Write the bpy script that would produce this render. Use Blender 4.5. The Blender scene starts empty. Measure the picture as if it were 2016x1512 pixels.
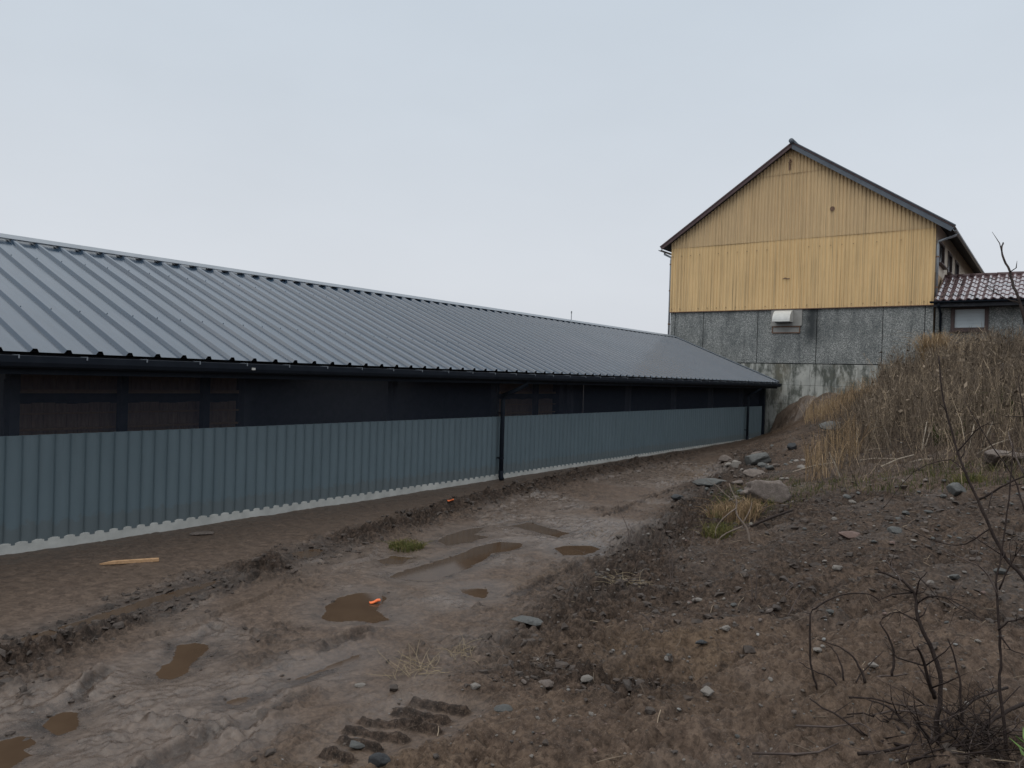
import bpy, math, random
import numpy as np
from mathutils import Matrix, Vector, noise as mnoise

random.seed(11)
RS = np.random.RandomState(7)
scn = bpy.context.scene
COL = scn.collection

# ------------------------------------------------------------------ camera model
CX, CY, FP = 1008.0, 756.0, 1493.0
def nrm(v):
    v = np.array(v, float); return v/np.linalg.norm(v)
yc = nrm((2090-CX, -(776-CY), -FP)); xm = nrm((-1050-CX, -(681-CY), -FP))
xc = nrm(-(xm-yc*np.dot(xm, yc))); zc = np.cross(xc, yc)
M = np.array([xc, yc, zc])
CAM = np.array([0, 0, 1.96])
def ray(px, py): return M @ np.array([px-CX, -(py-CY), -FP])
def on_y(px, py, Y): r = ray(px, py); return CAM+r*(Y/r[1])
def on_z(px, py, Z): r = ray(px, py); return CAM+r*((Z-CAM[2])/r[2])
def at_depth(px, py, d): return CAM + ray(px, py)*(d/FP)
def project(P):
    c = (np.asarray(P)-CAM) @ M
    return CX+FP*c[..., 0]/-c[..., 2], CY-FP*c[..., 1]/-c[..., 2]

cam = bpy.data.cameras.new('camera'); co = bpy.data.objects.new('camera', cam); COL.objects.link(co)
m4 = Matrix.Identity(4)
for i in range(3):
    for j in range(3): m4[i][j] = M[i][j]
m4.translation = Vector(CAM); co.matrix_world = m4
cam.sensor_fit = 'HORIZONTAL'; cam.sensor_width = 36; cam.lens = 36*FP/2016
cam.clip_start = .05; cam.clip_end = 4000
scn.camera = co
scn.view_settings.view_transform = 'Standard'; scn.view_settings.look = 'None'
scn.view_settings.exposure = 0; scn.view_settings.gamma = 1
scn.cycles.max_bounces = 6; scn.cycles.use_denoising = True

# ------------------------------------------------------------------ helpers
ORG = {}
def link(o, name, parent, org):
    COL.objects.link(o)
    if parent is None:
        o.location = org; ORG[o.name] = np.array(org, float)
    else:
        o.parent = parent; ORG[o.name] = ORG[parent.name]
    return o
def tag(o, label=None, cat=None, group=None, kind=None):
    if label: o['label'] = label
    if cat: o['category'] = cat
    if group: o['group'] = group
    if kind: o['kind'] = kind
    return o
def empty(name, loc, label, cat, group=None):
    o = bpy.data.objects.new(name, None); o.empty_display_size = .2
    link(o, name, None, loc); return tag(o, label, cat, group)

class MB:
    def __init__(s): s.v = []; s.f = []; s.t = []
    def add(s, vs, fs, tint=None):
        b = len(s.v); s.v.extend([tuple(map(float, p)) for p in vs]); s.f.extend([tuple(b+i for i in f) for f in fs])
        s.t.extend([0.5 if tint is None else tint]*len(vs)); return s
    def box(s, x0, x1, y0, y1, z0, z1):
        vs = [(x, y, z) for z in (z0, z1) for y in (y0, y1) for x in (x0, x1)]
        return s.add(vs, [(0,2,3,1),(4,5,7,6),(0,1,5,4),(2,6,7,3),(0,4,6,2),(1,3,7,5)])
    def tube(s, pts, rad, n=6, tint=None, cap=True):
        pts = [np.array(p, float) for p in pts]; k = len(pts)
        if not hasattr(rad, '__len__'): rad = [rad]*k
        up = np.array([0.13, 0.31, .94]); vs = []; fs = []
        for i, p in enumerate(pts):
            d = nrm(pts[min(i+1, k-1)]-pts[max(i-1, 0)]+1e-9)
            if abs(d @ up) > .97: up2 = np.array([1., .1, 0])
            else: up2 = up
            a = nrm(np.cross(d, up2)); b = np.cross(d, a)
            for j in range(n):
                t = 2*math.pi*j/n; vs.append(p+rad[i]*(math.cos(t)*a+math.sin(t)*b))
        for i in range(k-1):
            for j in range(n):
                fs.append((i*n+j, i*n+(j+1) % n, (i+1)*n+(j+1) % n, (i+1)*n+j))
        if cap: fs += [tuple(range(n))[::-1], tuple(range((k-1)*n, k*n))]
        return s.add(vs, fs, tint)
    def prism(s, outline, axis, a0, a1):
        """closed 2-D outline extruded along axis 'x' or 'y' (outline is in the other two axes)"""
        n = len(outline); vs = []
        for a in (a0, a1):
            for (u, w) in outline: vs.append((a, u, w) if axis == 'x' else (u, a, w))
        fs = [tuple(range(n)), tuple(range(n, 2*n))[::-1]]+[(i, n+i, n+(i+1) % n, (i+1) % n) for i in range(n)]
        return s.add(vs, fs)
    def grid(s, rows):
        b = []; n = len(rows[0])
        for r in rows: b += list(r)
        fs = [(i*n+j, i*n+j+1, (i+1)*n+j+1, (i+1)*n+j) for i in range(len(rows)-1) for j in range(n-1)]
        return s.add(b, fs)
    def build(s, name, mat, parent=None, smooth=False, org=None, tint=False, solid=None, bevel=None):
        v = np.array(s.v)
        if parent is not None: o0 = ORG[parent.name]
        else: o0 = np.array(org if org is not None else ((v[:,0].min()+v[:,0].max())/2, (v[:,1].min()+v[:,1].max())/2, v[:,2].min()), float)
        me = bpy.data.meshes.new(name); me.from_pydata((v-o0).tolist(), [], s.f); me.update()
        me.materials.append(mat)
        if tint:
            a = me.attributes.new('tint', 'FLOAT', 'POINT'); a.data.foreach_set('value', np.array(s.t, np.float32))
        if smooth: me.polygons.foreach_set('use_smooth', [True]*len(me.polygons))
        import bmesh
        bm = bmesh.new(); bm.from_mesh(me)
        if len(bm.faces) < 60000: bmesh.ops.recalc_face_normals(bm, faces=bm.faces)
        bm.to_mesh(me); bm.free()
        o = bpy.data.objects.new(name, me); link(o, name, parent, o0)
        if solid:
            md = o.modifiers.new('thickness', 'SOLIDIFY'); md.thickness = solid; md.offset = 0
        if bevel:
            md = o.modifiers.new('bevel', 'BEVEL'); md.width = bevel; md.segments = 2; md.limit_method = 'ANGLE'
        return o

# ------------------------------------------------------------------ materials
class NT:
    def __init__(s, name):
        s.m = bpy.data.materials.new(name); s.m.use_nodes = True; s.t = s.m.node_tree
        s.b = s.t.nodes['Principled BSDF']; s.tc = s.t.nodes.new('ShaderNodeTexCoord')
        s.bmp = None
    def n(s, kind, **kw):
        nd = s.t.nodes.new('ShaderNode'+kind)
        for k, v in kw.items():
            if k in nd.inputs.keys(): nd.inputs[k].default_value = v
            else: setattr(nd, k, v)
        return nd
    def l(s, a, b): s.t.links.new(a, b)
    def noise(s, scale, detail=4, rough=.6, stretch=(1,1,1), dist=0, off=(0,0,0)):
        mp = s.n('Mapping'); mp.inputs['Scale'].default_value = stretch; mp.inputs['Location'].default_value = off
        s.l(s.tc.outputs['Object'], mp.inputs[0])
        nz = s.n('TexNoise', Scale=scale, Detail=detail, Roughness=rough, Distortion=dist); s.l(mp.outputs[0], nz.inputs['Vector'])
        return nz.outputs['Fac']
    def ramp(s, fac, stops, interp='LINEAR'):
        r = s.n('ValToRGB'); r.color_ramp.interpolation = interp
        e = r.color_ramp.elements
        while len(e) < len(stops): e.new(.5)
        for k, (p, c) in enumerate(stops):
            e[k].position = p
            e[k].color = (c, c, c, 1) if not hasattr(c, '__len__') else (*c, 1)
        s.l(fac, r.inputs[0]); return r.outputs[0]
    def mix(s, fac, a, b, mode='MIX'):
        m = s.n('Mix', data_type='RGBA', blend_type=mode)
        for sock, v in ((m.inputs[0], fac), (m.inputs[6], a), (m.inputs[7], b)):
            if hasattr(v, 'is_linked'): s.l(v, sock)
            elif hasattr(v, '__len__'): sock.default_value = (*v, 1)
            else: sock.default_value = v
        return m.outputs[2]
    def math(s, op, a, b=0.):
        m = s.n('Math', operation=op)
        for sock, v in ((m.inputs[0], a), (m.inputs[1], b)):
            if hasattr(v, 'is_linked'): s.l(v, sock)
            else: sock.default_value = v
        return m.outputs[0]
    def bump(s, h, strength, dist):
        b = s.n('Bump', Strength=strength, Distance=dist); s.l(h, b.inputs['Height'])
        if s.bmp: s.l(s.bmp, b.inputs['Normal'])
        s.bmp = b.outputs[0]; s.l(s.bmp, s.b.inputs['Normal'])
    def color(s, c):
        if hasattr(c, 'is_linked'): s.l(c, s.b.inputs['Base Color'])
        else: s.b.inputs['Base Color'].default_value = (*c, 1)
    def set(s, **kw):
        for k, v in kw.items():
            k = k.replace('_', ' ')
            if hasattr(v, 'is_linked'): s.l(v, s.b.inputs[k])
            else: s.b.inputs[k].default_value = v
def simple(name, c1, c2=None, scale=6, rough=.6, rvar=.1, bump=0, bscale=40, stretch=(1,1,1), metal=0, spec=.5):
    t = NT(name); c2 = c2 or c1
    nz = t.noise(scale, 5, .6, stretch)
    t.color(t.ramp(nz, [(.3, c1), (.7, c2)]))
    t.set(Metallic=metal, Specular_IOR_Level=spec)
    t.l(t.ramp(t.noise(scale*1.7, 4, .6, stretch, off=(3,1,2)), [(.3, max(.02, rough-rvar)), (.7, min(1, rough+rvar))]), t.b.inputs['Roughness'])
    if bump: t.bump(t.noise(bscale, 4, .6), bump, .01)
    return t.m

def mat_roof():
    t = NT('coated_roof_steel')
    run = t.noise(3.5, 5, .65, (.25, 6, .25)); blot = t.noise(1.1, 4, .6)
    c = t.ramp(run, [(.3, (.021,.042,.070)), (.7, (.032,.058,.092))])
    c = t.mix(t.ramp(blot, [(.45, 0.), (.8, .35)]), c, (.050,.062,.085))
    sep = t.n('SeparateXYZ'); t.l(t.tc.outputs['Object'], sep.inputs[0]); wn = t.n('TexWhiteNoise', noise_dimensions='1D'); t.l(t.math('FLOOR', t.math('DIVIDE', t.math('ADD', sep.outputs[1], 19.0), .999)), wn.inputs['W'])
    c = t.mix(t.ramp(wn.outputs['Value'], [(0, 0.), (1, .35)]), c, (.060,.078,.105))
    t.color(c)
    t.l(t.ramp(t.noise(5, 5, .6, (.4, 3, .4)), [(.3, .13), (.7, .22)]), t.b.inputs['Roughness'])
    t.bump(t.noise(55, 3, .6, (.08, 1, .08)), .1, .004)
    t.set(Specular_IOR_Level=.72)
    return t.m
def mat_cladding():
    t = NT('grey_blue_cladding_steel')
    c = t.ramp(t.noise(2.5, 5, .6, (1, 2, .5)), [(.3, (.124,.170,.194)), (.7, (.146,.197,.223))])
    # splashed mud near the ground, in local height
    sep = t.n('SeparateXYZ'); t.l(t.tc.outputs['Object'], sep.inputs[0])
    hgt = t.math('ADD', sep.outputs[2], t.math('MULTIPLY', t.noise(9, 5, .7), -.35))
    c = t.mix(t.ramp(hgt, [(-.06, .3), (.05, 0.)]), c, (.13,.11,.09))
    c = t.mix(t.ramp(t.noise(60, 2, .5), [(.72, 0.), (.76, .35)]), c, (.05,.05,.05))
    sheet = t.math('FLOOR', t.math('MULTIPLY', sep.outputs[1], 1.01)); wn = t.n('TexWhiteNoise', noise_dimensions='1D'); t.l(sheet, wn.inputs['W'])
    c = t.mix(t.ramp(wn.outputs['Value'], [(0, .0), (1, .22)]), c, (.10,.145,.165))
    c = t.mix(t.ramp(t.noise(6, 5, .7, (1, 5, .22)), [(.55, 0.), (.75, .3)]), c, (.11,.135,.14))
    t.color(c); t.set(Roughness=.5, Specular_IOR_Level=.35)
    return t.m
def mat_gable(name, grey):
    t = NT(name)
    st = t.noise(2.2, 6, .65, (4.5, 1, .12)); st2 = t.noise(5.5, 4, .6, (6, 1, .05), off=(5,0,0)); bl = t.noise(.55, 4, .6)
    a, b = ((.79,.565,.295), (.70,.495,.255)) if not grey else ((.68,.495,.28), (.59,.43,.25))
    c = t.ramp(bl, [(.3, a), (.7, b)])
    c = t.mix(t.ramp(st, [(.48, 0.), (.75, .6)]), c, (.33,.25,.15))
    c = t.mix(t.ramp(st2, [(.56, 0.), (.68, .62)]), c, (.22,.16,.10))
    c = t.mix(t.ramp(t.noise(14, 4, .7), [(.68, 0.), (.8, .4)]), c, (.38,.28,.17))
    t.color(c); t.set(Roughness=.75, Specular_IOR_Level=.2)
    return t.m
def mat_aggregate():
    t = NT('exposed_aggregate_concrete')
    v = t.n('TexVoronoi', Scale=44.0); t.l(t.tc.outputs['Object'], v.inputs['Vector'])
    sp = t.n('SeparateColor'); t.l(v.outputs['Color'], sp.inputs[0])
    c = t.ramp(sp.outputs[0], [(.0, (.12,.13,.13)), (.5, (.225,.235,.228)), (1., (.43,.435,.415))])
    c = t.mix(t.ramp(t.noise(1.3, 5, .65, (1.2, 1, .5)), [(.46, 0.), (.66, .6)]), c, (.075,.085,.088), 'MIX')
    c = t.mix(t.ramp(t.noise(2.2, 4, .6, (2.5, 1, .22), off=(8,0,0)), [(.55, 0.), (.75, .6)]), c, (.06,.065,.065))
    sx = t.n('SeparateXYZ'); t.l(t.tc.outputs['Object'], sx.inputs[0])
    dx = t.math('ABSOLUTE', t.math('SUBTRACT', sx.outputs[0], .86)); dx = t.math('ADD', dx, t.math('MULTIPLY', t.noise(3, 4, .6), .45))
    up1 = t.math('MULTIPLY', t.ramp(dx, [(.26, .95), (.66, 0.)]), t.ramp(t.math('MULTIPLY', sx.outputs[2], .2), [(.66, 0.), (.78, 1.)]))
    c = t.mix(up1, c, (.045,.05,.052))
    t.color(c); t.set(Roughness=.85, Specular_IOR_Level=.25)
    t.bump(v.outputs['Distance'], .5, .02)
    return t.m
def mat_foundation():
    t = NT('stained_cast_concrete')
    c = t.ramp(t.noise(2.2, 5, .6), [(.3, (.30,.31,.29)), (.7, (.50,.50,.46))])
    c = t.mix(t.ramp(t.noise(1.3, 6, .72, (1.6, 1, .6), dist=.25), [(.46, 0.), (.56, .85)]), c, (.070,.078,.066))
    c = t.mix(t.ramp(t.noise(2.4, 5, .7, (3, 1, .18), off=(2,0,3)), [(.52, 0.), (.62, .7)]), c, (.085,.09,.08))
    c = t.mix(t.ramp(t.noise(.9, 4, .6, off=(4,2,0)), [(.5, 0.), (.75, .6)]), c, (.22,.19,.13))
    t.color(c); t.set(Roughness=.9, Specular_IOR_Level=.2); t.bump(t.noise(30, 5, .6), .4, .02)
    return t.m
def mat_tiles():
    t = NT('glazed_clay_tiles')
    c = t.ramp(t.noise(5, 3, .5), [(.3, (.12,.070,.074)), (.7, (.21,.150,.155))])
    c = t.mix(t.ramp(t.noise(2.3, 5, .65, off=(1.3,0,0)), [(.56, 0.), (.62, .9)]), c, (.03,.028,.03))
    t.color(c); t.set(Roughness=.2, Specular_IOR_Level=1., IOR=1.6, Coat_Weight=1., Coat_Roughness=.1)
    return t.m
def mat_net():
    t = NT('dark_windbreak_netting')
    t.color((.026,.034,.052)); t.set(Roughness=.75, Specular_IOR_Level=.2)
    tr = t.n('BsdfTransparent'); mx = t.n('MixShader')
    wv = t.n('TexWave', Scale=170.0, bands_direction='Y'); t.l(t.tc.outputs['Object'], wv.inputs['Vector'])
    t.l(t.ramp(wv.outputs['Fac'], [(.0, .44), (1., .62)]), mx.inputs[0])
    out = t.t.nodes['Material Output']
    t.l(t.b.outputs[0], mx.inputs[2]); t.l(tr.outputs[0], mx.inputs[1]); t.l(mx.outputs[0], out.inputs[0])
    return t.m
def mat_ground():
    t = NT('wet_mud')
    at = t.n('Attribute', attribute_name='soil'); sp = t.n('SeparateColor'); t.l(at.outputs['Color'], sp.inputs[0])
    wet, dark, sand = sp.outputs
    n1 = t.noise(1.4, 6, .65); n2 = t.noise(9, 6, .72); n3 = t.noise(30, 7, .75); n4 = t.noise(150, 3, .6)
    dry = t.math('SUBTRACT', 1., t.math('MULTIPLY', wet, .6))
    c = t.ramp(n2, [(.36, (0.0570,0.0391,0.0290)), (.5, (0.0986,0.0690,0.0519)), (.64, (0.1491,0.1071,0.0798))])
    c = t.mix(t.ramp(n1, [(.42, 0.), (.6, .5)]), c, (0.0964,0.0670,0.0468))
    c = t.mix(t.math('MULTIPLY', sand, .8), c, t.ramp(n2, [(.36, (0.0964,0.0639,0.0399)), (.62, (0.1589,0.1092,0.0698))]))
    c = t.mix(t.math('MULTIPLY', wet, .8), c, t.ramp(n2, [(.36, (0.0877,0.0628,0.0479)), (.62, (0.1338,0.0989,0.0768))]))
    c = t.mix(t.math('MULTIPLY', dark, .9), c, t.ramp(n2, [(.36, (0.0197,0.0139,0.0109)), (.62, (0.0614,0.0422,0.0319))]))
    spk = t.math('MULTIPLY', dry, t.math('ADD', .52, t.math('MULTIPLY', dark, .48)))
    c = t.mix(t.math('MULTIPLY', t.ramp(n3, [(.42, .95), (.52, 0.)]), spk), c, (0.0176,0.0124,0.0095))
    c = t.mix(t.math('MULTIPLY', t.ramp(n3, [(.56, 0.), (.64, .4)]), spk), c, (0.1918,0.1442,0.1117))
    c = t.mix(t.ramp(n4, [(.60, 0.), (.68, .5)]), c, (0.2411,0.1957,0.1646))
    t.color(c)
    r = t.math('SUBTRACT', t.ramp(n2, [(.36, .55), (.62, .75)]), t.math('MULTIPLY', wet, t.ramp(n1, [(.35, .26), (.65, .44)])))
    t.l(r, t.b.inputs['Roughness']); t.l(t.math('ADD', t.math('MULTIPLY', wet, .45), .12), t.b.inputs['Specular IOR Level'])
    t.bump(t.math('MULTIPLY', n2, dry), .5, .03)
    t.bump(t.math('MULTIPLY', n3, spk), .7, .018)
    t.bump(n4, .25, .003)
    return t.m
def mat_water():
    t = NT('muddy_water')
    t.color(t.ramp(t.noise(2.5, 4, .6), [(.3, (.066,.043,.028)), (.7, (.090,.060,.039))]))
    t.set(Roughness=.06, Specular_IOR_Level=.4, IOR=1.33); t.bump(t.noise(18, 2, .5), .03, .003)
    return t.m
def mat_rock(name, c1, c2, scale=5):
    t = NT(name)
    c = t.ramp(t.noise(scale, 6, .7), [(.3, c1), (.7, c2)])
    c = t.mix(t.ramp(t.noise(scale*4, 4, .7), [(.5, 0.), (.62, .75)]), c, tuple(x*.4 for x in c1))
    t.color(c); t.set(Roughness=.62, Specular_IOR_Level=.4); t.bump(t.noise(scale*6, 6, .7), .6, .02)
    return t.m
def mat_tint(name, stops, rough=.85, spec=.2):
    t = NT(name); at = t.n('Attribute', attribute_name='tint')
    t.color(t.ramp(at.outputs['Fac'], stops)); t.set(Roughness=rough, Specular_IOR_Level=spec)
    return t.m

MAT = dict(
    roof=mat_roof(), clad=mat_cladding(), gable_low=mat_gable('yellow_corrugated_sheet', False), gable_up=mat_gable('faded_yellow_corrugated_sheet', True),
    agg=mat_aggregate(), found=mat_foundation(), tiles=mat_tiles(), net=mat_net(), ground=mat_ground(), water=mat_water(),
    black=simple('black_painted_steel', (.010,.014,.021), (.016,.021,.030), 4, .75, .1, spec=.15),
    trim=simple('grey_blue_trim', (.17,.195,.225), (.21,.235,.265), 3, .35, .08),
    footing=simple('pale_footing_concrete', (.42,.425,.40), (.60,.60,.565), 4, .85, .05, .3, 35),
    barge=simple('grey_blue_barge_paint', (.075,.092,.115), (.105,.125,.150), 3, .6, .1),
    soffit=simple('dark_roof_boarding', (.022,.024,.030), (.040,.042,.050), 5, .8, .1),
    barnroof=simple('weathered_red_brown_tile', (.060,.035,.037), (.095,.055,.055), 6, .6, .1),
    cream=simple('cream_render', (.55,.46,.37), (.66,.57,.46), 2, .85, .05, .2, 30),
    ochre=simple('ochre_render', (.45,.31,.19), (.55,.39,.24), 2, .85, .05),
    zinc=simple('galvanised_zinc', (.22,.24,.26), (.33,.35,.37), 6, .4, .1, metal=.4),
    hood=simple('off_white_sheet_metal', (.50,.50,.47), (.66,.66,.63), 4, .5, .1),
    plate=simple('weathered_fibre_board', (.24,.235,.22), (.33,.32,.30), 5, .8, .1),
    frame=simple('dark_brown_frame', (.050,.028,.026), (.075,.045,.040), 8, .6, .1),
    pane=simple('dark_window_glass', (.012,.015,.018), (.02,.024,.028), 2, .12, .05),
    blind=simple('pale_blue_grey_blind', (.42,.47,.49), (.50,.55,.57), 1.5, .5, .1),
    timber=simple('raw_timber_boards', (.36,.235,.16), (.54,.37,.25), 5, .8, .1, .2, 30, (.4, 6, 1)),
    pine=simple('fresh_pine', (.42,.25,.13), (.60,.38,.21), 6, .7, .1, .2, 60, (1, 8, 8)),
    rust=simple('rusty_iron', (.12,.065,.04), (.20,.12,.08), 20, .8, .1),
    orange=simple('orange_plastic', (.85,.16,.04), (.95,.22,.06), 12, .45, .1),
    bark=simple('wet_dark_bark', (.016,.011,.010), (.042,.030,.026), 22, .8, .1, .5, 90, spec=.2),
    twig=simple('grey_brown_twig', (.045,.032,.028), (.095,.070,.060), 14, .75, .1),
    stick=simple('dead_pale_stick', (.10,.075,.06), (.19,.15,.12), 12, .8, .1),
    straw=simple('dry_straw', (.19,.145,.09), (.34,.27,.175), 9, .8, .1),
    pale_stalk=simple('bleached_stalk', (.30,.25,.195), (.46,.40,.32), 9, .8, .1),
    leaf=simple('fresh_green_leaf', (.07,.14,.025), (.13,.22,.045), 9, .5, .1),
    rubber=simple('black_stone_wet', (.018,.021,.025), (.045,.05,.056), 9, .4, .1, .4, 25),
    weeds=mat_tint('dead_weed_stalks', [(0, (.055,.044,.036)), (.4, (.150,.118,.091)), (.75, (.268,.212,.155)), (1, (.50,.40,.285))]),
    tan=mat_tint('tan_dry_grass', [(0, (.16,.110,.066)), (.5, (.36,.255,.15)), (1, (.54,.41,.26))]),
    green=mat_tint('green_grass', [(0, (.050,.062,.020)), (.5, (.085,.105,.030)), (1, (.20,.17,.07))]),
    gravel=mat_tint('mixed_pebbles', [(0, (.05,.042,.038)), (.5, (.105,.086,.072)), (.85, (.20,.20,.195)), (1, (.42,.40,.375))], .7, .3),
    clod=simple('dark_mud_clods', (.030,.023,.019), (.075,.056,.045), 12, .75, .1, .6, 60),
)
ROCK = dict(grey=mat_rock('blue_grey_rock', (.072,.074,.072), (.155,.157,.150)), brown=mat_rock('pinkish_brown_rock', (.105,.084,.072), (.25,.205,.178)),
            pale=mat_rock('pale_stone', (.19,.17,.15), (.34,.31,.28), 9), red=mat_rock('reddish_stone', (.15,.10,.085), (.24,.165,.14), 9),
            dark=mat_rock('dark_wet_stone', (.028,.030,.033), (.07,.074,.08), 8))

# ------------------------------------------------------------------ terrain
TB = RS.rand(256, 256)
def vn(x, y):
    x = np.asarray(x, float); y = np.asarray(y, float)
    xi = np.floor(x).astype(int); yi = np.floor(y).astype(int); fx = x-xi; fy = y-yi
    fx = fx*fx*fx*(fx*(fx*6-15)+10); fy = fy*fy*fy*(fy*(fy*6-15)+10)
    a = TB[xi & 255, yi & 255]; b = TB[(xi+1) & 255, yi & 255]; c = TB[xi & 255, (yi+1) & 255]; d = TB[(xi+1) & 255, (yi+1) & 255]
    return (a*(1-fx)+b*fx)*(1-fy)+(c*(1-fx)+d*fx)*fy
def fbm(x, y, o=5, g=.5):
    r = 0; a = 1; s = 0
    for k in range(o):
        r = r+a*(vn(x*2**k+17.3*k, y*2**k+9.1*k)*2-1); s += a; a *= g
    return r/s
def ridged(x, y, o=4, g=.55):
    r = 0; a = 1; s = 0
    for k in range(o):
        r = r+a*(1-np.abs(vn(x*2**k+5.3*k, y*2**k+3.7*k)*2-1)); s += a; a *= g
    return r/s
def billow(x, y, o=4, g=.5):
    r = 0; a = 1; s = 0
    for k in range(o):
        r = r+a*np.sqrt(np.abs(vn(x*2**k+15.3*k, y*2**k+31.7*k)*2-1)+.002); s += a; a *= g
    return r/s-.55
def sstep(a, b, x):
    t = np.clip((x-a)/(b-a), 0, 1); return t*t*(3-2*t)
TOE_Y = [-400, 2, 3.1, 5, 7.4, 14.3, 20, 28.5, 31, 400]; TOE_X = [-3.2, -3.2, -3.3, -3.45, -4.1, -5.8, -7.2, -9.2, -9.5, -9.5]
SL_Y = [-400, 2, 13, 20, 29, 400]; SL = [.10, .11, .20, .30, .50, .50]
def seg_dist(X, Y, P):
    best = np.full(np.shape(X), 1e9); tt = np.zeros(np.shape(X)); L = 0
    for (x0, y0), (x1, y1) in zip(P[:-1], P[1:]):
        dx, dy = x1-x0, y1-y0; l2 = dx*dx+dy*dy; t = np.clip(((X-x0)*dx+(Y-y0)*dy)/l2, 0, 1)
        d = np.hypot(X-x0-t*dx, Y-y0-t*dy); m = d < best; best = np.where(m, d, best); tt = np.where(m, L+t*math.sqrt(l2), tt); L += math.sqrt(l2)
    return best, tt
def side(X, Y, P):
    """signed offset in X from a polyline given as x(y)"""
    return X-np.interp(Y, [p[1] for p in P], [p[0] for p in P])
def poly_sd(X, Y, P):
    d, _ = seg_dist(X, Y, list(P)+[P[0]]); ins = np.zeros(np.shape(X), bool); n = len(P)
    for i in range(n):
        x0, y0 = P[i]; x1, y1 = P[(i+1) % n]
        c = ((y0 > Y) != (y1 > Y)) & (X < (x1-x0)*(Y-y0)/((y1-y0) if y1 != y0 else 1e-9)+x0); ins ^= c
    return np.where(ins, -d, d)
BERM = [(-5.35, .9), (-5.95, 2.5), (-6.6, 4.15), (-7.25, 7), (-7.95, 11), (-8.2, 13.5), (-8.45, 18), (-8.7, 24)]

PUD = [  # outline in the photograph, kept as ground positions
 [(770,1127),(800,1112),(850,1100),(905,1083),(940,1068),(985,1060),(1025,1062),(1030,1068),(1000,1078),(965,1082),(955,1095),(915,1113),(890,1124),(845,1136),(800,1134)],
 [(635,1208),(645,1180),(665,1168),(700,1158),(740,1160),(760,1168),(752,1180),(745,1190),(752,1200),(765,1210),(735,1216),(690,1213),(660,1212)],
 [(310,1313),(318,1298),(335,1293),(345,1275),(350,1260),(385,1252),(410,1258),(412,1270),(395,1285),(375,1300),(365,1312),(340,1322),(318,1322)],
 [(85,1412),(100,1398),(125,1386),(150,1388),(162,1410),(155,1420),(110,1434),(98,1425)],
 [(-60,1462),(-10,1444),(40,1430),(68,1432),(70,1450),(52,1460),(75,1468),(40,1485),(0,1500),(-70,1520)],
 [(440,1367),(470,1360),(495,1358),(485,1370),(465,1376),(445,1372)],
 [(30,1260),(110,1237),(200,1209),(250,1193),(320,1171),(400,1149),(440,1142),(405,1159),(330,1182),(270,1201),(200,1222),(120,1243),(60,1264)],
 [(585,1324),(640,1300),(680,1285),(705,1278),(707,1289),(670,1304),(630,1313),(600,1325)],
 [(905,1152),(960,1150),(965,1160),(955,1170),(920,1165)],
 [(862,1058),(880,1046),(920,1035),(950,1032),(935,1045),(965,1050),(930,1060),(880,1067)],
 [(1003,1030),(1040,1022),(1075,1032),(1120,1043),(1100,1052),(1060,1043),(1020,1033)],
 [(1088,1073),(1120,1068),(1165,1069),(1180,1076),(1150,1087),(1110,1087)],
 [(745,1095),(775,1087),(810,1090),(790,1102),(750,1103)],
 [(575,1090),(600,1082),(640,1080),(630,1092),(590,1100)],
]
PLAB = ['long brown puddle in the middle of the track, the largest of them', 'round muddy puddle with an orange scrap floating in it',
 'narrow brown puddle bent like a boot sole in the open mud', 'small many sided brown puddle close to the lower left corner',
 'brown puddle cut off by the left edge at the bottom corner', 'tiny half moon puddle in the bare mud, pointed at both ends',
 'long thin water filled rut along the clod ridge on the left', 'thin slanting puddle in a wheel mark above the straw tuft',
 'small ragged dark brown puddle below the long puddle', 'shallow pinkish puddle behind the long puddle on the track',
 'shallow grey green puddle farthest along the muddy track', 'oval dark red brown puddle beside the clods at the bank foot',
 'faint shallow puddle in front of the green grass tuft', 'faint grey puddle against the clod ridge under the grey wall']
TREAD = [((674,1426),(744,1451)),((686,1399),(796,1434)),((716,1382),(822,1412)),((780,1371),(880,1402)),((816,1357),(916,1387)),((822,1409),(862,1423)),((640,1452),(690,1470))]
TREADW = [(on_z(*a, .0)[:2], on_z(*b, .0)[:2]) for a, b in TREAD]
RUTS = [[on_z(x, y, -.08)[:2] for x, y in P] for P in (
  [(270,1490),(390,1440),(500,1395),(600,1350)], [(30,1430),(110,1380),(170,1335),(205,1308)], [(440,1368),(500,1352),(560,1330),(640,1300)],
  [(330,1262),(380,1240),(420,1222)], [(640,1262),(690,1240),(740,1222)], [(0,1300),(150,1255),(300,1205),(430,1160),(560,1110)], [(480,1130),(620,1085),(760,1040),(900,1000)], [(1010,1160),(1080,1130),(1150,1105)], [(1190,1010),(1270,980),(1340,960)])]

SND = on_z(1290, 1235, .25)[:2]
HOL = on_z(1200, 1310, .15)[:2]
def base_h(X, Y):
    toe = np.interp(Y, TOE_Y, TOE_X); sl = np.interp(Y, SL_Y, SL)
    s = X-toe+.35*fbm(X*.35, Y*.35, 3)*sstep(5, 0, np.abs(X-toe))
    k = .3; h = sl*k*np.logaddexp(0, s/k)
    kk = .35; h = -kk*np.logaddexp(-h/kk, -3.1/kk)+kk*math.log(1+math.exp(-3.1/kk))
    wl = np.interp(Y, [8, 20, 28], [-.105, -.06, -.02])
    b = side(X, Y, BERM)
    z = wl+h-.05*sstep(-.1, .5, b)*sstep(.5, -.5, s)*sstep(30, 24, Y)
    hz = np.interp(X, [-9.3, -9.1, -8.85, -7.9, -6, 0], [-2, -.1, .85, 1.6, 1.9, 1.9])-.95*(29.6-Y)
    hz = np.where(Y > 29.7, -9, hz)+.05*fbm(X*1.2, Y*1.2, 3)
    z = .08*np.logaddexp(z/.08, np.clip(hz, -5, 5)/.08)
    return z, s, b
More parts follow.
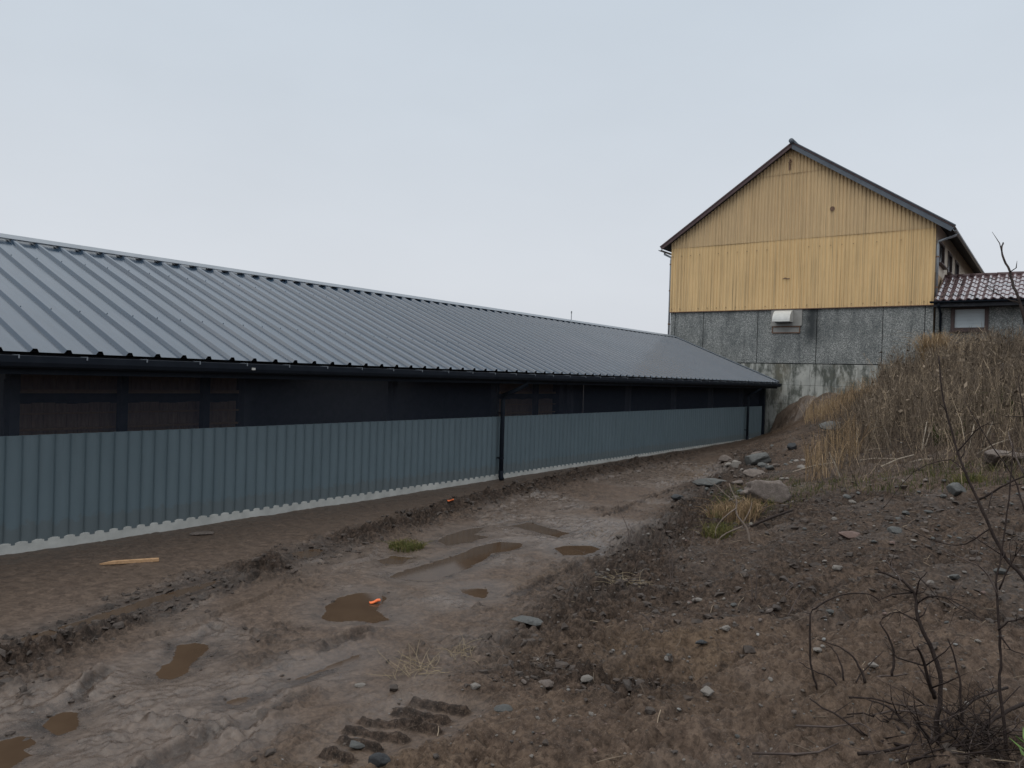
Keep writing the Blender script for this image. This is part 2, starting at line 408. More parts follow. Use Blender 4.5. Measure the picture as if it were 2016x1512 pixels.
PW = []
for P in PUD:
    W = [on_z(x, y, -.13) for x, y in P]; c = np.mean(W, axis=0)
    PW.append(([(w[0], w[1]) for w in W], float(base_h(c[0], c[1])[0])-.022))

def heights(X, Y, want=False):
    X = np.asarray(X, float); Y = np.asarray(Y, float)
    z, s, b = base_h(X, Y)
    hill = sstep(-.25, .7, s); far = 1-sstep(60, 200, np.hypot(X, Y))
    track = (1-hill)*sstep(.1, .5, b); strip = (1-hill)*sstep(.0, -.4, b)
    n_a = fbm(X*1.3, Y*1.3, 5); n_b = fbm(X*5+3, Y*5+8, 4); n_c = fbm(X*16+1, Y*16+4, 3)
    cr1 = billow(X*3.3+7+.3*n_b, Y*3.3+2, 4); cr2 = billow(X*8.5+1, Y*8.5+5+.2*n_a, 3)
    # soft mud of the track and smoother strip along the wall
    patch = sstep(-.05, .25, fbm(X*1.1+40, Y*1.1+12, 3))
    pr_ = np.clip(ridged(X*6.0+.4*n_a, Y*6.0, 3)-.58, 0, 1)
    z = z+far*(track*(.015*n_a+.012*n_b+.011*n_c+.007*fbm(X*38+1, Y*38+4, 2)+patch*(.10*pr_+.05*cr2-.006))+strip*(.012*n_a+.010*n_b+.004*n_c+.012*patch*cr2))
    # clods on the bank
    rough = (.35+.65*sstep(-.15, .3, fbm(X*.7+9, Y*.7+3, 3)))*(1-.35*sstep(.5, 1.6, s)*sstep(3.2, 5.0, Y))
    u = X*.86-Y*.50+.22*n_a; v = X*.50+Y*.86            # old wheel marks run up the bank
    st = (np.abs(np.sin(math.pi*(u*1.7+.5*fbm(v*.5, u*.3, 2))))-.62)*(.45+.55*sstep(-.2, .15, fbm(u*1.1+5, v*.55, 3)))
    mark = sstep(.5, 1.6, s)*sstep(3.2, 5.0, Y)
    n_d = fbm(X*38+1, Y*38+4, 2); zs0 = z
    z = z+far*hill*(.055*n_a+rough*(.14*cr1+.11*cr2+.04*n_b+.036*n_c+.018*n_d)+.014*n_c+.010*n_d+mark*.13*st)
    # clod ridge along the wall strip
    wob = .16*fbm(X*.8+4, Y*.8+2, 3)
    bm = np.exp(-((b+wob)/(.34))**2)*sstep(26, 16, Y)
    z = z+bm*(.03+.20*cr1+.20*cr2+.06*n_c)
    # heaps of churned mud at the foot of the bank
    ft = np.exp(-((s-.35)/.6)**2)*sstep(26, 15, Y)*sstep(3.5, 6, Y)
    z = z+ft*(.02+.20*cr1+.18*cr2+.04*n_c)
    # dark hollow of turned earth in the foreground bank
    hp = np.exp(-(((X-HOL[0])/.55)**2+((Y-HOL[1])/.28)**2)); z = z+hp*(.24*cr1+.18*cr2)-.10*np.exp(-(((X-HOL[0])/.5)**2+((Y-HOL[1]-.22)/.10)**2))
    rd = np.full(np.shape(X), 9.)
    for P in RUTS:
        d, _ = seg_dist(X, Y, P); d = d+.05*n_b+.04*n_c; rd = np.minimum(rd, d); z = z-.045*np.exp(-(d/.045)**2)*(.7+.8*n_a)+.035*np.exp(-((d-.10)/.05)**2)*(.6+1.2*n_b+n_c)
    td = np.full(np.shape(X), 9.)
    for (a, c) in TREADW:
        d, _ = seg_dist(X, Y, [a, c]); td = np.minimum(td, d)
    pt_ = np.exp(-(td/.20)**4); z = z*(1-pt_)+(zs0+.008*n_b+.005*n_c+.004*n_d)*pt_
    for (a, c) in TREADW:
        d, _ = seg_dist(X, Y, [a, c]); d = d+.004*n_c; z = z+.044*np.exp(-(d/.024)**4)*np.clip(.95+.35*n_b+.2*n_c, .4, 1.2)
    z = z-.034*np.exp(-(td/.15)**4)
    pd = np.full(np.shape(X), 9.)
    for P, zw in PW:
        xs = [p[0] for p in P]; ys = [p[1] for p in P]
        m = (X > min(xs)-.5) & (X < max(xs)+.5) & (Y > min(ys)-.5) & (Y < max(ys)+.5)
        if not np.any(m): continue
        xm_, ym_ = X[m], Y[m]
        d = poly_sd(xm_, ym_, P)+.05*fbm(xm_*5, ym_*5, 5, .6)
        tgt = np.where(d < 0, zw-.003-np.minimum(.03, .3*-d), zw+.003+.07*np.maximum(d, 0))
        w = np.where(pd[m] < d, 1, sstep(.03, .38, d)); zz = z[m]; up_ = (pd[m] > .1) & (d < .6)
        z[m] = tgt*(1-w)+np.where(up_, np.maximum(zz, zw+.004), zz)*w
        pd[m] = np.minimum(pd[m], d)
    if not want: return z
    damp = sstep(.45, 0, pd)
    sheen = sstep(-.18, .18, fbm(X*.55+2, Y*.55+30, 4))
    trough = sstep(.03, .06, td)*sstep(.22, .12, td)
    wetring = sstep(.16, .02, pd)
    wet = np.clip(track*(.2+.8*sheen)+.6*damp*(1-.6*hill)+strip*.42+.25*hill*sstep(.1, .5, fbm(X*1.5, Y*1.5+50, 3))+trough*.35+.7*sstep(-9.5, -9.1, X)*sstep(-5, -7.2, X)*sstep(27.9, 28.4, Y), 0, 1)
    mk = sstep(.5, 1.6, s)*sstep(3.2, 5.0, Y)*sstep(14, 10, Y)*sstep(.28, .08, np.abs(np.sin(math.pi*((X*.86-Y*.50+.22*fbm(X*1.3, Y*1.3, 5))*1.7+.5*fbm((X*.50+Y*.86)*.5, (X*.86-Y*.50+.22*fbm(X*1.3, Y*1.3, 5))*.3, 2)))))
    dark = np.clip(mk*.45+wetring*.4+sstep(.10, .03, rd)*.8+bm*1.15+ft*.9+hp*.9+patch*track*pr_*2.2+hill*.55*sstep(-.15, .35, fbm(X*.9+70, Y*.9+5, 4))+sstep(.045, .022, td)*1.2+sstep(5, 9, Y)*hill*sstep(.2, 1., s)*.3, 0, 1)  # tread ridges get a darker colour, painting in the shade of their sides
    sand = np.clip(1.0*sstep(-10, -9.4, X)*sstep(-5, -7.2, X)*sstep(27.6, 28.4, Y)+.9*np.exp(-(((X-SND[0])/.9)**2+((Y-SND[1])/.8)**2))*(.6+.8*fbm(X*2, Y*2, 3))+hill*sstep(-.05, .4, fbm(X*.45+33, Y*.45+21, 3))*sstep(8, 4, Y)+sstep(24, 28, Y)*.5+.08*strip, 0, 1)
    return z, wet, dark, sand
def H(x, y): return float(heights(np.array([x]), np.array([y]))[0])
def hit(px, py):
    r = ray(px, py); r = r/np.linalg.norm(r); t = np.arange(1.5, 45, .02)
    P = CAM+t[:, None]*r; g = heights(P[:, 0], P[:, 1]); k = np.argmax(P[:, 2] < g)
    p = P[k]; return np.array([p[0], p[1], g[k]])
def steps(spec, lo, hi):
    """graded coordinates: spec = [(until, step), ...] then growing to the horizon both ways"""
    c = [spec[0][0]]
    for until, st0, st1 in spec[1:]:
        a = c[-1]
        while c[-1] < until:
            f = (c[-1]-a)/(until-a); c.append(c[-1]+st0+(st1-st0)*f)
    st = .06
    while c[-1] < hi: st *= 1.25; c.append(c[-1]+st)
    d = [c[0]]; st = .06
    while d[-1] > lo: st *= 1.25; d.append(d[-1]-st)
    return np.array(d[:0:-1]+c)
gx = steps([(-9.4,), (-6.5, .03, .015), (.6, .013, .014), (3.5, .02, .06)], -1500, 1500)
gy = steps([(.4,), (5.5, .013, .015), (10, .016, .03), (30, .03, .07)], -1500, 1500)
GX, GY = np.meshgrid(gx, gy); sh = GX.shape
Z, WET, DARK, SAND = heights(GX.ravel(), GY.ravel(), True)
nx, ny = len(gx), len(gy)
me = bpy.data.meshes.new('ground')
verts = np.column_stack([GX.ravel(), GY.ravel(), Z]).astype(np.float32)
me.vertices.add(nx*ny); me.vertices.foreach_set('co', verts.ravel())
ii = (np.arange(ny-1)[:, None]*nx+np.arange(nx-1)[None, :]).ravel()
quads = np.column_stack([ii, ii+1, ii+nx+1, ii+nx]).astype(np.int32)
me.loops.add(quads.size); me.loops.foreach_set('vertex_index', quads.ravel())
me.polygons.add(len(quads)); me.polygons.foreach_set('loop_start', np.arange(0, quads.size, 4, dtype=np.int32))
me.polygons.foreach_set('use_smooth', np.ones(len(quads), bool))
me.update(calc_edges=True)
at = me.attributes.new('soil', 'FLOAT_COLOR', 'POINT')
at.data.foreach_set('color', np.column_stack([WET, DARK, SAND, np.ones(nx*ny)]).astype(np.float32).ravel())
me.materials.append(MAT['ground'])
g = bpy.data.objects.new('ground', me); COL.objects.link(g)
tag(g, 'wet brown mud track and earth bank covering the whole yard', 'ground', kind='structure')

for (P, zw), lab in zip(PW, PLAB):
    Q = sorted(set((round(a, 4), round(b_, 4)) for a, b_ in P)); hull = []
    for seq in (Q, Q[::-1]):
        hh = []
        for p in seq:
            while len(hh) > 1 and (hh[-1][0]-hh[-2][0])*(p[1]-hh[-2][1])-(hh[-1][1]-hh[-2][1])*(p[0]-hh[-2][0]) <= 0: hh.pop()
            hh.append(p)
        hull += hh[:-1]
    c = np.mean(hull, axis=0); out = []
    for p in hull:
        d = np.array(p)-c; l = np.linalg.norm(d); out.append((*(c+d*(1+.04/max(l, .1))), zw))
    tag(MB().add(out, [tuple(range(len(out)))]).build('puddle', MAT['water']), lab, 'puddle', 'puddles in the mud', 'structure')

# ------------------------------------------------------------------ long shed
shed = empty('livestock_shed', (-11, 12, 0), 'long low shed with ribbed dark grey roof and grey blue corrugated wall', 'shed')
Y0, Y1 = -7.0, 28.72
WX = -9.1
def ribbed(y0, y1, pitch, prof):
    pts = []; y = y0
    while y < y1-1e-6:
        for (f, h) in prof:
            yy = y+f*pitch
            if yy <= y1: pts.append((yy, h))
        y += pitch
    pts.append((y1, prof[0][1])); return pts
cp = ribbed(Y0, Y1, .165, [(i_/12, .040*(.5-.5*math.cos(2*math.pi*i_/12))**.36) for i_ in range(12)])
b = MB(); rows = []
for z in (-.01, .4, .8, 1.172): rows.append([(WX-.03+h+.002*math.sin(y*3+z*5), y, z) for y, h in cp])
b.grid(rows)
for k_, y in enumerate(np.arange(Y0, Y1, .165*2)):
    for z in (.16, .62, 1.08): b.tube([(WX-.006, y+.075, z), (WX+.002, y+.075, z)], .008, 5)
b.build('wall_cladding', MAT['clad'], shed, solid=.004)
b = MB(); pr = [(y, .03*fbm(y*3, 2.0, 3)) for y in np.arange(Y0, Y1, .12)]
b.grid([[(WX+.003+.005*k, y, z) for y, k in pr] for z in (-.4, -.02, .012)]).grid([[(WX+.003+.005*k, y, .012) for y, k in pr], [(WX-.2, y, .012) for y, k in pr]])
b.build('concrete_footing', MAT['footing'], shed, solid=.01)
b = MB().grid([[(WX-.055+.008*math.sin(y*1.7), y, z) for y in np.arange(Y0, Y1+.01, .25)] for z in (1.0, 1.4, 1.97)])
b.build('windbreak_netting', MAT['net'], shed)
b = MB().box(WX-.20, WX-.07, Y0, Y1, 1.00, 1.10).box(WX-.20, WX-.07, Y0, Y1, 1.86, 2.0); b.build('wall_rail', MAT['soffit'], shed)
for y in np.arange(-5.2, 28, 2.9):
    MB().box(WX-.22, WX-.08, y-.06, y+.06, -.2, 1.0).box(WX-.215, WX-.085, y-.05, y+.05, 1.0, 2.0).build('wall_post', MAT['soffit'], shed)
# roof
EA = np.array([-8.70, 0, 2.075]); RD = np.array([-13.05, 0, 3.845])
sl = RD-EA; SLN = np.linalg.norm(sl); sd = sl/SLN; sn = np.array([-sd[2], 0, sd[0]])
if sn[2] < 0: sn = -sn
RY1 = 29.22
prof = [(0, 0), (.36, 0), (.43, .040), (.55, .040), (.62, 0), (.80, .0)]
rp = ribbed(Y0, RY1, .333, prof)
def rpt(t, h, y): p = EA+sd*t+sn*h; return (p[0], y, p[2])
b = MB()
b.grid([[rpt(t, h+.0035*math.sin(y*1.3+t*2.1)*(t > .2), y) for y, h in rp] for t in (0, .6, 1.6, 2.8, 3.9, SLN)])
y = Y0
while y < RY1-.3:          # fixing screws on every rib
    for k, t in enumerate((.18, 1.35, 2.5, 3.6, 4.45)):
        for kk in ((0,) if k % 2 else ()):
            yy = y+.333*.49; tt = t+.05*kk; q = np.array(rpt(tt, .042, yy)); r = .007
            b.tube([q-sn*.006, q+sn*.008], r, 6)
    y += .333
b.build('ribbed_roof', MAT['roof'], shed)
b = MB(); b.grid([[rpt(t, -.006-.05*k, y) for t in (.02, SLN)] for k in (0, 1) for y in ((Y0, RY1) if k == 0 else (RY1, Y0))])
b.build('roof_underlay', MAT['soffit'], shed)
b = MB(); q = [rpt(t, h, 0) for t, h in ((SLN-.20, .043), (SLN-.20, .053), (SLN+.01, .062), (SLN+.012, .050))]
b.prism([(p[0], p[2]) for p in q], 'y', Y0, RY1+.02); b.build('ridge_cap', MAT['trim'], shed)
b = MB(); far = [(RD[0]-.02, RD[2]+.03), (RD[0]-4.35, EA[2]), (RD[0]-4.35, EA[2]-.06), (RD[0]-.02, RD[2]-.03)]
b.prism(far, 'y', Y0, 2.6).prism(far, 'y', 8.4, 13.6).prism(far, 'y', 17.4, RY1)  # gaps added in this unseen slope to let daylight onto the timber inside
b.prism([far[0], (RD[0]-1.2, RD[2]-.46), (RD[0]-1.2, RD[2]-.52), far[3]], 'y', 2.601, 8.399)
b.build('rear_roof', MAT['roof'], shed)
# verge trim at the far end
q = [rpt(t, h, 0) for t, h in ((-.01, -.14), (-.01, .058), (SLN, .058), (SLN, -.14))]
MB().prism([(p[0], p[2]) for p in q], 'y', RY1+.004, RY1+.022).build('verge_trim', MAT['trim'], shed)
q = [rpt(t, h, 0) for t, h in ((-.01, .046), (-.01, .066), (SLN-.2, .066), (SLN-.2, .046))]
MB().prism([(p[0], p[2]) for p in q], 'y', RY1-.14, RY1+.003).build('verge_cap', MAT['trim'], shed)
# gutter
b = MB(); ring = [(-8.715, 2.03), (-8.715, 1.945), (-8.69, 1.915), (-8.64, 1.905), (-8.595, 1.925), (-8.575, 1.965), (-8.572, 2.032), (-8.582, 2.036), (-8.588, 1.97), (-8.605, 1.937), (-8.64, 1.918), (-8.684, 1.927), (-8.703, 1.95), (-8.703, 2.03)]
b.prism(ring, 'y', Y0, RY1-.02); gut = b.build('gutter', MAT['black'], shed)
y = Y0+.3
while y < RY1-.3:
    MB().box(-8.72, -8.566, y-.007, y+.007, 2.037, 2.043).box(-8.569, -8.563, y-.007, y+.007, 2.005, 2.041).build('gutter_bracket', MAT['trim'], gut)
    y += .666
p = on_y(522, 720, 6.1)
MB().box(-8.566, -8.556, 6.02, 6.07, 1.955, 1.985).build('gutter_clip', MAT['hood'], gut)
MB().box(-8.76, -8.735, Y0, RY1-.03, 1.84, 2.03).build('fascia_board', MAT['black'], shed)
MB().box(-9.06, -8.765, Y0, RY1-.03, 1.985, 2.0).build('soffit_board', MAT['black'], shed)
for y, bot in ((12.12, -.06), (26.72, -.03)):
    d = MB().tube([(-8.64, y+.34, 1.915), (-8.64, y+.33, 1.83), (-8.80, y+.16, 1.71), (-8.985, y, 1.60), (-8.99, y, 1.50), (-8.99, y, bot+.03)], .043, 12).build('downpipe', MAT['black'], shed, smooth=True)
    MB().tube([(-8.99, y, bot+.16), (-8.99, y, bot+.04), (-8.96, y, bot-.02)], .052, 12).build('pipe_shoe', MAT['black'], d, smooth=True)
    for z in (.35, 1.25): MB().tube([(-8.99, y, z-.015), (-8.99, y, z+.015)], .050, 12).box(-9.09, -9.03, y-.03, y+.03, z-.012, z+.012).build('pipe_clamp', MAT['black'], d)
MB().box(-9.2, -9.04, 28.64, 28.80, -.2, 2.0).build('corner_post', MAT['black'], shed)
b = MB().prism([(-9.21, -.2), (-9.21, 1.98), (-13.05, 3.7), (-16.9, 2.0), (-16.9, -.2)], 'y', 28.66, 28.72); b.build('end_wall', MAT['black'], shed)
MB().box(-17.0, -16.9, Y0, 28.65, -.2, 1.9).build('rear_wall', MAT['soffit'], shed)
b = MB().box(-13.2, -9.3, Y0, 28.6, -.12, -.06); b.build('concrete_floor', MAT['footing'], shed)
# timber stall partitions seen faintly through the netting
for (ya, yb_) in ((4.0, 7.25), (14.2, 16.6)):
    b = MB(); y = ya
    while y < yb_:
        b.box(-10.75, -10.72, y, y+.135, .45, 1.44+.01*math.sin(y*9)).box(-10.75, -10.72, y, y+.135, 1.60, 2.3); y += .142
    b.build('timber_partition', MAT['timber'], shed)
    MB().box(-10.85, -10.80, ya, yb_, 1.3, 1.75).build('dark_backing', MAT['soffit'], shed)
    for z, hh in ((1.575, .05), (1.30, .022), (1.09, .03)): MB().box(-10.70, -10.62, ya, yb_, z, z+hh).build('partition_rail', MAT['pine'], shed)
    for y in (ya+1.35, ya+2.6): MB().box(-10.6, -10.48, y-.05, y+.05, -.1, 2.4).build('stall_post', MAT['soffit'], shed)

p = np.array([-13.05, 21.2, 3.9])
a_ = empty('roof_mast', p, 'thin little mast standing up from the shed roof ridge', 'mast')
MB().tube([p+(0,0,-.02), p+(0,0,.26)], .012, 6).build('pole', MAT['zinc'], a_)
MB().tube([p+(0,-.03,.235), p+(0,.03,.235)], .014, 6).tube([p+(0,0,.26), p+(0,0,.29)], .02, 6).build('mast_head', MAT['zinc'], a_)

# ------------------------------------------------------------------ barn
BY = 29.6; BL, BR, BA = -13.37, -3.65, -8.51; BE = 52.0
barn = empty('yellow_barn', (BA, BY, 0), 'tall gabled barn with yellow corrugated front over grey concrete panels', 'barn')
def rline(x, off=0):    # underside of the roof at x
    return 11.03-.672*abs(x-BA)+off
xs = []; x = BL
while x < BR: xs.append(x); x += .0325
xs.append(BR)
def cz(x): return .022*math.sin(2*math.pi*x/.13)*(.8+.4*vn(x*2.1, 3.3))
b = MB(); rows = [[(x, BY-.05-cz(x)+.004*math.sin(x*1.1+z), x*0+z) for x in xs] for z in (4.90, 5.6, 6.3, 7.0, 7.56)]
b.grid(rows); b.build('lower_gable_cladding', MAT['gable_low'], barn, solid=.006)
b = MB(); rows = []
for f in (0, .33, .66, 1): rows.append([(x, BY-.068-cz(x)+.003*math.sin(x*1.3), 7.535+f*(max(7.545, min(10.06, rline(x)))-7.535)) for x in xs])
b.grid(rows); b.build('middle_gable_cladding', MAT['gable_up'], barn, solid=.006)
xt = [x for x in xs if rline(x) > 10.06]
b = MB(); b.grid([[(x, BY-.086-cz(x), 10.04+f*(rline(x)-10.04)) for x in xt] for f in (0, 1)]); b.build('peak_gable_cladding', MAT['gable_up'], barn, solid=.006)
sm = None
for z in (5.02, 7.2):
    for x in np.arange(BL+.07, BR, .39):
        if random.random() > .75: continue
        if sm is None: sm = MB().tube([(x, BY-.085, z), (x, BY-.066, z)], .016, 6).build('fixing_screw', MAT['rust'], barn); x00, z00 = x, z
        else: o = sm.copy(); COL.objects.link(o); o.parent = barn; o.location = (x-x00, 0, z-z00)
# concrete panels
js = [BL, -13.15, -11.91, -9.69, -7.48, -5.23, -3.9, -3.64]
MB().box(BL+.02, BR-.01, BY+.06, BY+.2, -.3, 4.89).build('core_wall', MAT['soffit'], barn)
for x0, x1 in zip(js[:-1], js[1:]):
    MB().box(x0+.011, x1-.011, BY, BY+.059, 2.825, 4.885).build('concrete_panel', MAT['agg'], barn, bevel=.008)
b = MB()
zs = [-.4, .55, 1.28, 2.0, 2.80]
for k, (z0, z1) in enumerate(zip(zs[:-1], zs[1:])):
    x = BL+(.9 if k % 2 else 0); e = [BL]
    while x < BR-.5: x += 1.9 if k < 3 else 2.6; e.append(min(x, BR))
    if e[-1] < BR: e.append(BR)
    for x0, x1 in zip(e[:-1], e[1:]): b.box(x0+.004, x1-.004, BY-.03-.005*((k*3+int(x0*7)) % 3), BY+.058, z0+.004, z1-.004)
b.build('foundation', MAT['found'], barn)
MB().box(BL-.01, BR+.01, BY-.085, BY-.002, 4.868, 4.898).build('drip_flashing', MAT['rust'], barn)
# side walls, rear
MB().box(BR-.2, BR, BY+.201, BE, 2.5, 6.05).build('side_wall', MAT['ochre'], barn)
b = MB(); wy = [(30.35, 31.85), (32.95, 34.25), (35.35, 36.6)]; z0, z1 = 6.45, 7.27
ys = [BY+.201]+[v for w in wy for v in w]+[BE]
for i in range(0, len(ys), 2): b.box(BR-.2, BR-.001, ys[i], ys[i+1], 6.052, 7.9)
for (a, c) in wy: b.box(BR-.2, BR-.001, a, c, 6.052, z0).box(BR-.2, BR-.001, a, c, z1, 7.9)
b.build('upper_side_wall', MAT['cream'], barn)
for (a, c) in wy:
    f = MB().box(BR-.06, BR+.03, a+.002, a+.09, z0+.002, z1-.002).box(BR-.06, BR+.03, c-.09, c-.002, z0+.002, z1-.002).box(BR-.06, BR+.03, a+.091, c-.091, z0+.002, z0+.09).box(BR-.06, BR+.03, a+.091, c-.091, z1-.09, z1-.002).build('window', MAT['frame'], barn)
    MB().box(BR-.05, BR-.03, a+.091, c-.091, z0+.091, z1-.091).build('pane', MAT['pane'], f)
    MB().box(BR+.002, BR+.14, a-.06, c+.06, z0-.05, z0-.003).build('sill', MAT['frame'], f)
MB().box(BL, BL+.2, BY+.201, BE, -.3, 7.4).build('left_side_wall', MAT['cream'], barn)
MB().prism([(BL, -.3), (BR, -.3), (BR, 7.5), (BA, 10.9), (BL, 7.5)], 'y', BE+.001, BE+.1).build('rear_gable', MAT['cream'], barn)
# roof: slabs, barge boards, ridge
RF = 29.25
def slope_pts(xe, h0, h1):
    n = np.array([.558, .83]) if xe > BA else np.array([-.558, .83])
    a = np.array([BA, 11.03]); e = np.array([xe, 11.03-.672*abs(xe-BA)])
    return [tuple(a+n*h0+np.array([0, 0])), tuple(e+n*h0), tuple(e+n*h1), tuple(a+n*h1)]
def slab(xe, h0, h1, ya, yb_):
    pts = slope_pts(xe, h0, h1); k = 1/.83
    pts[0] = (BA, 11.03+h0*k); pts[3] = (BA, 11.03+h1*k)
    return MB().prism(pts, 'y', ya, yb_)
for xe, col, bw in ((-13.72, 'barnroof', -.05), (-3.12, 'barge', -.10)):
    r = slab(xe, .06, .11, RF-.02, BE+.3); r.build('roof', MAT['barnroof'], barn)
    slab(xe, .0, .055, RF+.05, BE+.25).build('roof_boarding', MAT['soffit'], barn)
    slab(xe-.0, bw, .055, RF, RF+.045).build('barge_board', MAT[col], barn)
b = MB()
b.tube([(BA, RF-.10, 11.185), (BA, BE+.3, 11.185)], .095, 10); b.build('ridge_tile', MAT['barge'], barn, smooth=True)
slab(-3.12, .112, .15, RF-.05, RF+.12).build('verge_flashing', MAT['barge'], barn)
b = MB()
for xe, sg in ((-13.80, -1), (-3.06, 1)):
    zz = 11.03-.672*abs(xe-BA)+.02
    ring = [(xe-.06*math.cos(t), zz-.06*math.sin(t)) for t in np.linspace(0, math.pi, 8)]+[(xe+.05*math.cos(t), zz-.05*math.sin(t)) for t in np.linspace(0, math.pi, 8)]
    MB().prism(ring, 'y', RF+.03, BE).build('eaves_gutter', MAT['zinc'], barn)
    wx = BL-.06 if sg < 0 else BR+.065
    pth = [(xe, RF+.55, zz-.05), (xe, RF+.53, zz-.12), (wx, RF+.40, zz-.30), (wx, RF+.38, zz-.42), (wx, RF+.38, 2.2 if sg < 0 else 5.05)]
    d = MB().tube(pth, .042, 8).build('downpipe', MAT['zinc'], barn, smooth=True)
    for z in ((6.9, 5.8, 4.4) if sg < 0 else (6.55, 5.5)): MB().tube([(wx, RF+.38, z-.025), (wx, RF+.38, z+.025)], .054, 8).build('pipe_clamp', MAT['rust'], d)
# vent
v = MB().box(-9.17, -8.01, BY-.06, BY-.003, 4.245, 4.862).build('vent', MAT['plate'], barn)
b = MB(); arc = [(BY-.065, 4.36)]+[(BY-.065-.50*math.sin(t), 4.42+.40*math.cos(t)) for t in np.linspace(.0, math.pi/2, 9)][::-1]
arc = [(BY-.063, 4.38), (BY-.52, 4.38)]+[(BY-.063-.457*math.cos(t), 4.40+.43*math.sin(t)) for t in np.linspace(0, math.pi/2, 9)]
b.prism(arc, 'x', -8.98, -8.33); b.build('vent_hood', MAT['hood'], v)
MB().box(-8.9, -8.41, BY-.44, BY-.12, 4.35, 4.378).build('vent_opening', MAT['pane'], v)
MB().box(-9.12, -8.07, BY-.045, BY-.003, 3.965, 4.005).box(-9.12, -8.07, BY-.045, BY-.003, 4.20, 4.238).box(-9.12, -9.09, BY-.045, BY-.003, 4.006, 4.199).box(-8.10, -8.07, BY-.045, BY-.003, 4.006, 4.199).build('vent_frame', MAT['rust'], v)
MB().box(-9.088, -8.102, BY-.02, BY-.003, 4.007, 4.198).build('vent_panel', MAT['plate'], v)
# hoist hook below the peak, torn sheet, blanking plate
b = MB().tube([(-8.63, BY-.12, 10.50), (-8.57, BY-.17, 10.55), (-8.54, BY-.19, 10.47), (-8.60, BY-.18, 10.42), (-8.66, BY-.15, 10.46)], .022, 6).box(-8.66, -8.60, BY-.135, BY-.11, 10.18, 10.40).tube([(-8.63, BY-.13, 10.62), (-8.63, BY-.13, 10.40)], .016, 6)
b.build('hoist_hook', MAT['rust'], barn)
b = MB().prism([(-8.78, 6.03), (-8.72, 6.08), (-8.64, 6.09), (-8.60, 6.06), (-8.50, 6.06), (-8.49, 6.03), (-8.60, 6.02), (-8.66, 6.045)], 'y', BY-.088, BY-.078)
b.build('torn_sheet', MAT['rust'], barn)
b = MB().tube([(-7.04, BY-.115, 8.54), (-7.04, BY-.092, 8.54)], .085, 14); b.build('cover_plate', MAT['rust'], barn)

# ------------------------------------------------------------------ annex
ax = empty('grey_annex', (0, 30.5, 3), 'low grey annex with glazed red tile roof beside the yellow barn', 'building')
AY = 29.72; AX0, AX1 = -3.60, 9.0; WX0, WX1, WZ0, WZ1 = -3.07, -2.10, 4.06, 4.79
b = MB().box(AX0, WX0, AY, AY+.2, 2, 4.98).box(WX1, AX1, AY, AY+.2, 2, 4.98).box(WX0, WX1, AY, AY+.2, 2, WZ0).box(WX0, WX1, AY, AY+.2, WZ1, 4.98).box(AX0, AX1, 33.6, 33.8, 2, 4.9).box(AX1-.2, AX1-.001, AY+.201, 33.59, 2, 5.0)
b.build('wall', MAT['agg'], ax)
f = MB().box(WX0-.06, WX0+.05, AY-.04, AY+.06, WZ0-.05, WZ1+.05).box(WX1-.05, WX1+.06, AY-.04, AY+.06, WZ0-.05, WZ1+.05).box(WX0+.051, WX1-.051, AY-.04, AY+.06, WZ1-.06, WZ1+.05).box(WX0+.051, WX1-.051, AY-.04, AY+.06, WZ0-.05, WZ0+.05).build('window', MAT['frame'], ax)
b = MB()
for z in np.arange(WZ0+.052, WZ1-.07, .125): b.box(WX0+.052, WX1-.052, AY+.02, AY+.045, z, min(z+.121, WZ1-.062))
b.build('blind', MAT['blind'], f)
MB().box(WX0-.1, WX1+.1, AY-.10, AY-.041, WZ0-.1, WZ0-.052).build('sill', MAT['frame'], f)
E0 = np.array([29.12, 4.98]); E1 = np.array([31.35, 6.03]); ed = (E1-E0)/np.linalg.norm(E1-E0); en = np.array([-ed[1], ed[0]]); EL = np.linalg.norm(E1-E0)
b = MB(); NR = 6; pitch = .235
xs = np.arange(AX0+.03, AX1+.3, pitch/8)
for r in range(NR):
    t0 = EL*r/NR-.03; t1 = EL*(r+1)/NR
    rows = []
    for t, hh in ((t0, .0), (t0+.002, .042), (t1, .018)):
        rr = []
        for x in xs:
            ph = ((x-AX0)/pitch) % 1; w = .045*max(0, math.sin(math.pi*ph/.62)) if ph < .62 else -.012*math.sin(math.pi*(ph-.62)/.38)
            jig = .006*vn(x/pitch*1.0, r*3.1)
            p = E0+ed*(t+jig)+en*(hh+w); rr.append((x, p[0], p[1]))
        rows.append(rr)
    b.grid(rows)
b.build('tiled_roof', MAT['tiles'], ax)
bk = [(E0[0]+.02, E0[1]-.03), (E1[0], E1[1]-.015), (33.95, 4.88), (33.95, 4.80), (E1[0], E1[1]-.10), (E0[0]+.02, E0[1]-.11)]
MB().prism(bk, 'x', AX0+.01, AX1+.25).build('roof_deck', MAT['soffit'], ax)
b = MB()
for x in np.arange(AX0+.05, AX1+.2, .4): b.tube([(x, E1[0]+.02, E1[1]+.04), (x+.39, E1[0]+.02, E1[1]+.03)], .085, 8)
b.build('ridge_tile', MAT['barnroof'], ax, smooth=True)
ring = [(29.05-.065*math.cos(t), 4.96-.065*math.sin(t)) for t in np.linspace(0, math.pi, 8)]+[(29.05+.055*math.cos(t), 4.96-.055*math.sin(t)) for t in np.linspace(0, math.pi, 8)]
MB().prism(ring, 'x', AX0-.10, AX1+.25).build('gutter', MAT['black'], ax)
MB().box(AX0, AX1+.2, 29.135, 29.16, 4.78, 4.955).build('fascia_board', MAT['soffit'], ax)
MB().box(AX0+.05, AX1, 29.165, AY-.002, 4.79, 4.81).build('soffit_board', MAT['soffit'], ax)
